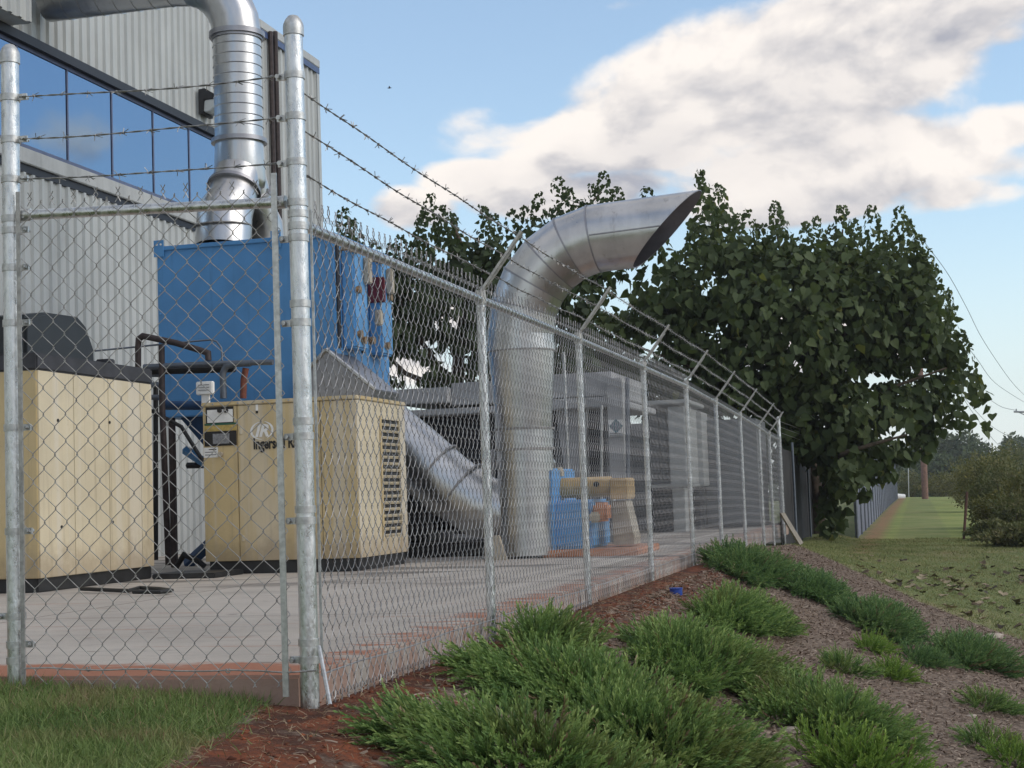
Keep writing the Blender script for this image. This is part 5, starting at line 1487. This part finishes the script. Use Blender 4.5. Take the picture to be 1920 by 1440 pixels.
def lawn_ok(t, s): return (mulch_mask(t, s) + rng.normal(0, .18, len(t)) < .5) & ((t < .07) | (s > -.05))
blades('grass', 70000, (-1.9, .09), (-3.1, .25), .025, .075, .0042, 'grass', lawn_ok, 'short green lawn grass in front of the front fence panel', .95)
blades('dry_grass', 9000, (-1.9, .08), (-3.1, -.1), .03, .085, .0035, 'straw', lambda t, s: lawn_ok(t, s) & (rng.random(len(t)) < np.where(t > -.3, .9, .3 + .3 * np.sin(t * 5 + s * 4))), 'dry straw coloured grass mixed into the front lawn', 1.1)
blades('bank_grass', 110000, (8.5, 30), (-.0, 6.0), .02, .05, .012, 'bank_grass', lambda t, s: (mulch_mask(t, s) + rng.normal(0, .15, len(t)) < .5) & (s > .12), 'rough grass on the slope past the mulch bed', .9, 1)
blades('bank_weeds', 7000, (8.5, 30), (.1, 6.0), .04, .11, .016, 'weed', lambda t, s: (mulch_mask(t, s) < .4) & (np.sin(t * 1.9 + 2 * np.sin(s * 2.3)) * np.cos(s * 2.9 + t * .7) > .25), 'darker weeds in patches on the grass slope', .9, 1)
def slivers(name, n, t_rng, s_rng, accept, mat_, L0, L1, W, label, lift=.004, flat=.25):
    t = rng.uniform(*t_rng, n); s = rng.uniform(*s_rng, n)
    k = accept(t, s); t, s = t[k], s[k]; n = len(t)
    loc = np.stack([CX + t * ST + s * CT, CY + t * CT - s * ST, height(t, s) + rng.uniform(0, lift, n)], 1)
    tv = np.array([(-.5, .0, -.5), (.5, .0, -.5), (-.5, .14, 0), (.5, .14, 0), (-.4, 0, .5), (.4, 0, .5)]); tf = np.array([(0, 1, 3), (0, 3, 2), (2, 3, 5), (2, 5, 4)])
    d = rng.normal(0, 1, (n, 3)); d[:, 2] *= flat
    d /= np.linalg.norm(d, axis=1, keepdims=True)
    upv = np.array([0, 0, 1.0]) + rng.normal(0, .35, (n, 3)); y = upv - d * np.sum(upv * d, 1, keepdims=True); y /= np.linalg.norm(y, axis=1, keepdims=True)
    x = np.cross(y, d)
    LL = rng.uniform(L0, L1, n)
    m = np.stack([x * (W * rng.uniform(.6, 1.5, n))[:, None], y * (LL * .35)[:, None], d * LL[:, None]], axis=2)
    v, f, r = scatter(tv, tf, m, loc, rng.beta(1.6, 2.0, n))
    return tag(np_mesh(name, v, f, mat_, r), label, None, None, 'stuff')
bed = lambda t, s: mulch_mask(t, s) > rng.uniform(.2, .8, len(t))
slivers('mulch_chips', 110000, (-2.5, 20), (.25, 4.6), lambda t, s: bed(t, s) & ((t > .8) | (s > .7) | (rng.random(len(t)) < .25)), 'mulch', .018, .05, .008, 'brown bark mulch chips covering the sloping bed', .02)
slivers('pine_straw', 16000, (-1.8, 9), (-.4, 1.4), lambda t, s: (mulch_mask(t, s) > .5) & (s > .0 - .3 * (t < 0)), 'straw', .015, .055, .0026, 'dry straw and twigs scattered over the red clay', .02, .3)
# clay lumps by the corner post
n = 2600; t = rng.uniform(-1.6, 8, n); s = rng.uniform(-.5, .95, n)
k = (mulch_mask(t, s) > .4) & ((t < .0) | (s > -.02)) & (rng.random(n) < np.where(t < 1, .9, .45)); t, s = t[k], s[k]; n = len(t)
oc = np.array([(1, 0, 0), (-1, 0, 0), (0, 1, 0), (0, -1, 0), (0, 0, 1), (0, 0, -.6), ]) ; of = np.array([(0, 2, 4), (2, 1, 4), (1, 3, 4), (3, 0, 4), (2, 0, 5), (1, 2, 5), (3, 1, 5), (0, 3, 5)])
loc = np.stack([CX + t * ST + s * CT, CY + t * CT - s * ST, height(t, s)], 1)
m = frames(rng.normal(0, .4, (n, 3)) + np.array([0, 0, 1]), rng.uniform(0, 6, n)) * (rng.gamma(1.6, .0045, n) + .002)[:, None, None] * np.array([1, .8, .6])[None, None, :]
v, f, r = scatter(oc, of, m, loc, rng.random(n))
tag(np_mesh('clay_lumps', v, f, 'claylump', r), 'red clay crumbs around the corner post and along the fence foot', None, None, 'stuff')
# fallen leaves, each one a thing
dl_meshes = []
for q in range(4):
    vv = LV.copy(); vv[:, 1] += .25 * np.sin(vv[:, 2] * 5 + q) * .5 + .12 * np.abs(vv[:, 0]) * (q % 2)
    me = bpy.data.meshes.new('fallen_leaf'); me.from_pydata(vv.tolist(), [], LF_.tolist())
    a = me.attributes.new('rnd', 'FLOAT', 'POINT'); a.data.foreach_set('value', np.full(len(LV), [.05, .35, .15, .95][q], np.float32))
    me.materials.append(M['deadleaf']); dl_meshes.append(me)
cnt = 0; tries = 0
while cnt < 120 and tries < 4000:
    tries += 1
    px = random.uniform(1560, 1925); py = random.triangular(1044, 1205, 1100)
    if py > 1060 + (px - 1540) * .42 or py > 1205: continue
    p = gnd(px, py)
    t, s, _ = to_grid(p)
    if float(mulch_mask(np.array([t]), np.array([s]))[0]) > .4: continue
    q = random.choice([0, 1, 1, 2, 3, 3, 3, 1])
    ob = bpy.data.objects.new('fallen_leaf', dl_meshes[q]); col.objects.link(ob)
    ob.location = (p.x, p.y, float(height(t, s)) + .035)
    ob.rotation_euler = (R(90) + random.uniform(-.3, .3), random.uniform(-.3, .3), random.uniform(0, 6.28)); k = random.uniform(.07, .15); ob.scale = (k, k, k)
    tag(ob, ['curled dark brown leaf lying on the grass slope', 'brown fallen leaf lying on the grass slope', 'dark shrivelled leaf lying on the grass slope', 'pale tan fallen leaf lying on the grass slope'][q], 'leaf', ['dark brown leaves on the grass slope', 'brown leaves on the grass slope', 'shrivelled leaves on the grass slope', 'pale leaves on the grass slope'][q])
    cnt += 1
# small things on the bank
p = gnd(1268, 1116); t, s, _ = to_grid(p)
bc = thing('plastic_pot', (p.x, p.y, float(height(t, s)) - .005), 'small blue plastic pot lying on the clay near the fence', 'plastic pot')
MB().tube([(p.x, p.y, p.z), (p.x, p.y, p.z + .05)], .05, 20).build('pot_wall', 'bluecap', bc, 50)
MB().tube([(p.x, p.y, p.z + .051), (p.x, p.y, p.z + .058)], .054, 20).build('pot_rim', 'bluecap', bc, 50)
pts = []
for x, y in ((848, 1218), (856, 1221), (866, 1222), (876, 1227), (886, 1228), (897, 1232)):
    q_ = gnd(x, y); pts.append(Vector((q_.x, q_.y, q_.z + .012)))
mb = MB()
for a, b in zip(pts[:-1], pts[1:]): mb.tube([a, (a + b) / 2 + ZU * .006, b], [.006, .009, .006], 6)
tag(mb.build('plastic_strip', 'white', None, 60), 'twisted white plastic strip lying on the soil below the fence', 'plastic strip')
for (px, py, r_, lab) in ((1862, 1198, .11, 'pale flat stone at the edge of the grass, right side of the bank'), (1478, 1372, .05, 'small brown stone at the foot of the round juniper'), (1822, 1345, .035, 'tiny reddish stone beside the small rusty-tipped juniper')):
    p = gnd(px, py); me = bpy.data.meshes.new('stone'); bm = bmesh.new(); bmesh.ops.create_icosphere(bm, subdivisions=2, radius=r_)
    for v in bm.verts: v.co = Vector((v.co.x * 1.4, v.co.y * .8, v.co.z * .45)) * random.uniform(.82, 1.12)
    bm.to_mesh(me); bm.free(); me.materials.append(M['rock']); o = bpy.data.objects.new('stone', me); col.objects.link(o); o.location = (p.x, p.y, p.z + r_ * .15); o.rotation_euler = (0, 0, random.uniform(0, .6)); tag(o, lab, 'stone')

# ================================================================== right side and distance
def bush(px, py, Y, w_px, h_px, label, mat_, leaf, n, name='weedy_bush', cat='bush', group='bushes along the right of the mown strip', flat=1.0):
    c = at_y(px, py, Y); t, s, _ = to_grid(c); zb = float(height(t, s)); k = Y / F
    root = thing(name, (c.x, c.y, zb), label, cat, group)
    ztop = at_y(px, py - h_px, Y).z; hgt = max(.4, ztop - zb); rx = w_px * k / 2
    u = rng.normal(0, 1, (n, 3)); u /= np.linalg.norm(u, axis=1, keepdims=True); rad = rng.uniform(.1, 1, n) ** .45
    rad = rad * (1 + .25 * np.sin(4 * u[:, 0] + px) * np.cos(5 * u[:, 2]) + .12 * np.sin(11 * u[:, 0] + 7 * u[:, 2]))
    pp = np.array([c.x, c.y, zb + hgt * .46]) + u * rad[:, None] * np.array([rx, min(rx, 1.6), hgt * .54])
    ok = pp[:, 2] > zb + .02; pp = pp[ok]; u = u[ok]
    m = oriented(len(pp), -.25, .8, u) * (rng.uniform(.6, 1.3, len(pp)) * leaf)[:, None, None]
    rnd = np.clip(rng.beta(2, 2, len(pp)) + .12 * np.sin(pp[:, 0] * 5) , 0, 1)
    v, f, r = scatter(SV, SF, m, pp, rnd)
    np_mesh('foliage', v, f, mat_, r, root)
    mb = MB()
    for q in range(5):
        mb.tube([(c.x + random.uniform(-.2, .2), c.y, zb - .1), (c.x + random.uniform(-.5, .5) * rx, c.y + random.uniform(-.4, .4), zb + hgt * .6)], [.02, .008], 5)
    mb.build('stems', 'bark', root)
for q_, (px, py, Y, w_, h_, m_, lab) in enumerate(((1850, 985, 41, 70, 95, 'weed', 'loose tall weeds just right of the rusty stake'), (1890, 992, 40, 80, 150, 'weed', 'tallest dark weeds at the right edge, past the rusty stake'), (1925, 1000, 37, 80, 120, 'weed_y', 'tall yellowish weeds cut off by the right edge'),
        (1868, 1000, 38, 90, 75, 'weed_y', 'waist-high yellowish weeds in front of the tallest dark ones'), (1905, 1015, 35, 90, 85, 'weed', 'tangled weeds at the right edge below the tall yellowish ones'), (1975, 1005, 36, 120, 150, 'weed', 'weeds just outside the right edge of the picture'))):
    bush(px, py, Y, w_, h_, lab, m_, .085, 2600)
    bush(px + 14, py, Y + .5, w_ * .35, h_ * 1.22, lab.replace('weeds', 'weed stalk'), m_, .07, 420, name='weed_stalk', cat='weed', group='weed stalks along the right of the mown strip')
bush(1850, 960, 58, 120, 105, 'olive bush behind the rusty stake', 'weed_y', .11, 5000)
bush(1900, 940, 72, 150, 110, 'olive bush farther back at the right edge', 'weed', .13, 5000)
bush(1830, 935, 90, 90, 80, 'yellowish bush near the far end of the mown strip', 'weed_y', .14, 3500)
bush(1770, 926, 112, 90, 40, 'low yellow weeds right of the utility pole foot', 'weed_y', .16, 2500)
bush(1710, 928, 114, 60, 45, 'green weeds left of the utility pole foot', 'weed', .16, 2000)
bush(1820, 924, 116, 110, 55, 'mixed weeds behind the end of the mown strip', 'weed_y', .17, 3000)
bush(1915, 1062, 30, 130, 24, 'rank grass clump on the right slope below the dark bush', 'weed', .09, 5000)
bush(1865, 1040, 33, 80, 20, 'rank grass clump below the rusty stake', 'weed', .09, 4000)
sp = gnd(1806, 1012); spt = at_y(1813, 922, sp.y)
tag(MB().tube([sp - ZU * .1, spt], .03, 6).build('rusty_stake', 'stake', None, 50), 'thin rusty stake standing at the right side of the mown strip', 'stake')
sp2 = at_y(1704, 930, 112); tag(MB().tube([Vector((sp2.x, sp2.y, -.6)), at_y(1703, 872, 112)], .035, 6).build('thin_marker_post', 'galv_dull', None, 50), 'thin grey marker post left of the utility pole', 'post')
wp = at_y(1688, 926, 106); wb = MB().tube([Vector((wp.x - .25, wp.y, float(height(100, 4)) + .18)), Vector((wp.x + .3, wp.y, float(height(100, 4)) + .12))], [.22, .2], 14)
tag(wb.build('white_pipe_end', 'white', None, 50), 'small white pipe end on the grass at the far end of the mown strip', 'pipe')
# utility pole: most of it hidden by the tree
YP = 100
pb = at_y(1734, 930, YP); up = thing('utility_pole', (pb.x, pb.y, -1.0), 'wooden utility pole behind the tree at the end of the mown strip', 'utility pole')
ptop = at_y(1722, 590, YP)
MB().tube([Vector((pb.x, pb.y, -1.4)), ptop], [.22, .16], 14).build('pole_shaft', 'wood_pole', up, 50)
ca = at_y(1722, 615, YP); MB().box(0, 0, 0, 0, 0, 0)
cmb = MB().tube([ca - D_S * 1.2, ca + D_S * 1.2], .07, 6); cmb.build('crossarm', 'wood_pole', up)
for k in (-1.1, -.5, .5, 1.1):
    MB().tube([ca + D_S * k + ZU * .07, ca + D_S * k + ZU * .16, ca + D_S * k + ZU * .24], [.03, .06, .03], 8).build('insulator', 'insul', up, 50)
# second pole just outside the frame, its crossarm reaches in
YQ = 150
qa = at_y(1901, 772, YQ); qp = at_y(1948, 773, YQ)
up2 = thing('utility_pole', (qp.x, qp.y, -4.0), 'utility pole at the right edge, only its pale crossarm in the picture', 'utility pole')
MB().tube([Vector((qp.x, qp.y, -4.6)), qp + ZU * 1.2], [.25, .16], 12).build('pole_shaft', 'wood_pole', up2, 50)
MB().tube([qa, qp + (qp - qa)], .09, 6).build('crossarm', 'insul', up2)
for f_ in (.1, .55): c = qa.lerp(qp, f_); MB().tube([c + ZU * .08, c + ZU * .2, c + ZU * .3], [.04, .08, .04], 8).build('insulator', 'insul', up2, 50)
MB().tube([qa.lerp(qp, .2) - ZU * .05, qp - ZU * .9], .05, 5).build('arm_brace', 'insul', up2)
lines = [([(1722, 440), (1775, 510), (1812, 576), (1843, 637), (1893, 711), (1925, 745)], 'topmost power line right of the tree, steepest of the bundle'), ([(1790, 620), (1831, 672), (1866, 718), (1925, 757)], 'second power line from the top, right of the tree'), ([(1770, 640), (1812, 691), (1835, 730), (1874, 761), (1904, 769)], 'power line ending on the crossarm insulator'),
         ([(1760, 675), (1789, 718), (1820, 768), (1858, 819), (1880, 842)], 'lowest power line dipping behind the distant trees'), ([(1750, 672), (1789, 722), (1854, 795), (1912, 828), (1930, 836)], 'lower power line dipping towards the right edge')]
for pl_, lab in lines:
    nl = len(pl_)
    pts = [at_y(x, y, YP + (YQ - YP) * i / (nl - 1)) for i, (x, y) in enumerate(pl_)]
    # smooth through the points
    sm = []
    for i in range(nl - 1):
        p0, p1, p2, p3 = pts[max(0, i - 1)], pts[i], pts[i + 1], pts[min(nl - 1, i + 2)]
        for q in range(6):
            u = q / 6; sm.append(.5 * ((2 * p1) + (p2 - p0) * u + (2 * p0 - 5 * p1 + 4 * p2 - p3) * u * u + (3 * p1 - p0 - 3 * p2 + p3) * u ** 3))
    sm.append(pts[-1])
    tag(MB().tube(sm, .022, 4).build('power_line', 'cable', None), lab, 'power line', 'power lines right of the tree')
# distant trees
far = [(1665, 895, 170, 90, 70), (1715, 880, 178, 95, 72), (1770, 868, 172, 100, 72), (1830, 862, 190, 110, 88), (1880, 872, 175, 90, 72), (1930, 865, 182, 100, 80), (1800, 890, 160, 90, 55), (1870, 900, 155, 110, 60), (1740, 900, 158, 90, 50), (1985, 870, 186, 110, 84), (1600, 895, 180, 110, 70), (1540, 890, 185, 110, 70)]
names = ['first', 'second']
flab = ['dark distant tree beside the far end of the grey fence', 'distant tree behind the utility pole', 'rounded distant tree right of the utility pole', 'tallest distant tree on the skyline at the right', 'distant tree just right of the tallest one', 'distant tree at the right edge of the skyline', 'lower distant tree in front of the tallest one', 'low broad distant tree near the right edge', 'low distant tree just behind the utility pole foot', 'distant tree outside the right edge of the picture', 'distant tree hidden behind the grey fence', 'distant tree hidden behind the screened fence']
for i, (px, py, Y, w_px, h_px) in enumerate(far):
    c = at_y(px, py, Y); t, s, _ = to_grid(c); zb = float(height(t, s)); k = Y / F
    root = thing('distant_tree', (c.x, c.y, zb), flab[i], 'tree', 'distant trees on the skyline')
    ztop = at_y(px, py - h_px * .75, Y).z; hgt = ztop - zb; rx = w_px * k * .62
    MB().tube([(c.x, c.y, zb - .2), (c.x + .2, c.y, zb + hgt * .7)], [.25, .08], 7).build('trunk', 'bark', root, 50)
    n = 5200
    lob = rng.normal(0, 1, (16, 3)) * np.array([rx * .48, 1.6, hgt * .22]) + np.array([c.x, c.y, zb + hgt * .52])
    ch = rng.integers(0, 16, n); u = rng.normal(0, 1, (n, 3)); u /= np.linalg.norm(u, axis=1, keepdims=True)
    pp = lob[ch] + u * (rng.uniform(.3, 1, n) ** .5)[:, None] * np.array([rx * .38, 1.4, hgt * .17])
    okp = (pp[:, 2] > zb + .2) & (pp[:, 2] < ztop + rng.uniform(0, .5, n)); pp = pp[okp]; u = u[okp]; ch = ch[okp]; n = len(pp)
    m = oriented(n, .2, .9, u) * (rng.uniform(.35, .75, n))[:, None, None]
    v, f, r = scatter(SV, SF, m, pp, np.clip(rng.beta(2, 2, n) * .7 + .25 * (ch % 4) / 4, 0, 1))
    np_mesh('crown', v, f, 'far_leaf', r, root)
# a far bank of woods closes the horizon
n = 26000; px = rng.uniform(-60, 170, n)
xx = rng.uniform(-90, 190, n); yy = rng.uniform(225, 262, n) ; zz = -5 + rng.uniform(0, 1, n) ** .7 * (9.0 + 1.6 * np.sin(xx * .13) + 1.1 * np.sin(xx * .31 + 1))
m = oriented(n, .1, .9) * rng.uniform(.7, 1.6, n)[:, None, None]
v, f, r = scatter(SV, SF, m, np.stack([xx, yy, zz], 1), rng.beta(2, 2, n))
tag(np_mesh('far_woods', v, f, 'far_leaf', r), 'far strip of woods along the horizon', None, None, 'stuff')
# dark speck of a bird
bpnt = at_y(730, 165, 40); bd = MB(); bd.tube([bpnt - Vector((.05, 0, 0)), bpnt, bpnt + Vector((.06, 0, .005))], [.006, .018, .004], 8)
for sg in (-1, 1): bd.add([bpnt + Vector((-.015, 0, 0)), bpnt + Vector((.025, 0, 0)), bpnt + Vector((.02, sg * .05, .035)), bpnt + Vector((-.01, sg * .05, .037)), bpnt + Vector((.0, sg * .10, .02))], [(0, 1, 2, 3), (3, 2, 4)])
tag(bd.build('bird', 'insect', None), 'tiny dark flying speck in the blue sky left of the cloud', 'bird')
# thin evening air
hz_ = bpy.data.meshes.new('haze'); bmh = bmesh.new(); bmesh.ops.create_cube(bmh, size=1.0)
for v in bmh.verts: v.co = Vector((v.co.x * 500, v.co.y * 330 + 150, v.co.z * 30 + 4.5))
bmh.to_mesh(hz_); bmh.free()
hm = bpy.data.materials.new('pale_air'); hm.use_nodes = True
for n_ in list(hm.node_tree.nodes): hm.node_tree.nodes.remove(n_)
pv = hm.node_tree.nodes.new('ShaderNodeVolumePrincipled'); ho = hm.node_tree.nodes.new('ShaderNodeOutputMaterial')
pv.inputs['Color'].default_value = (.9, .93, 1, 1); pv.inputs['Density'].default_value = .0005; pv.inputs['Anisotropy'].default_value = .2
hm.node_tree.links.new(pv.outputs[0], ho.inputs['Volume'])
hz_.materials.append(hm); hzo = bpy.data.objects.new('haze', hz_); col.objects.link(hzo); tag(hzo, 'thin pale evening haze', None, None, 'stuff')
bpy.context.view_layer.update()
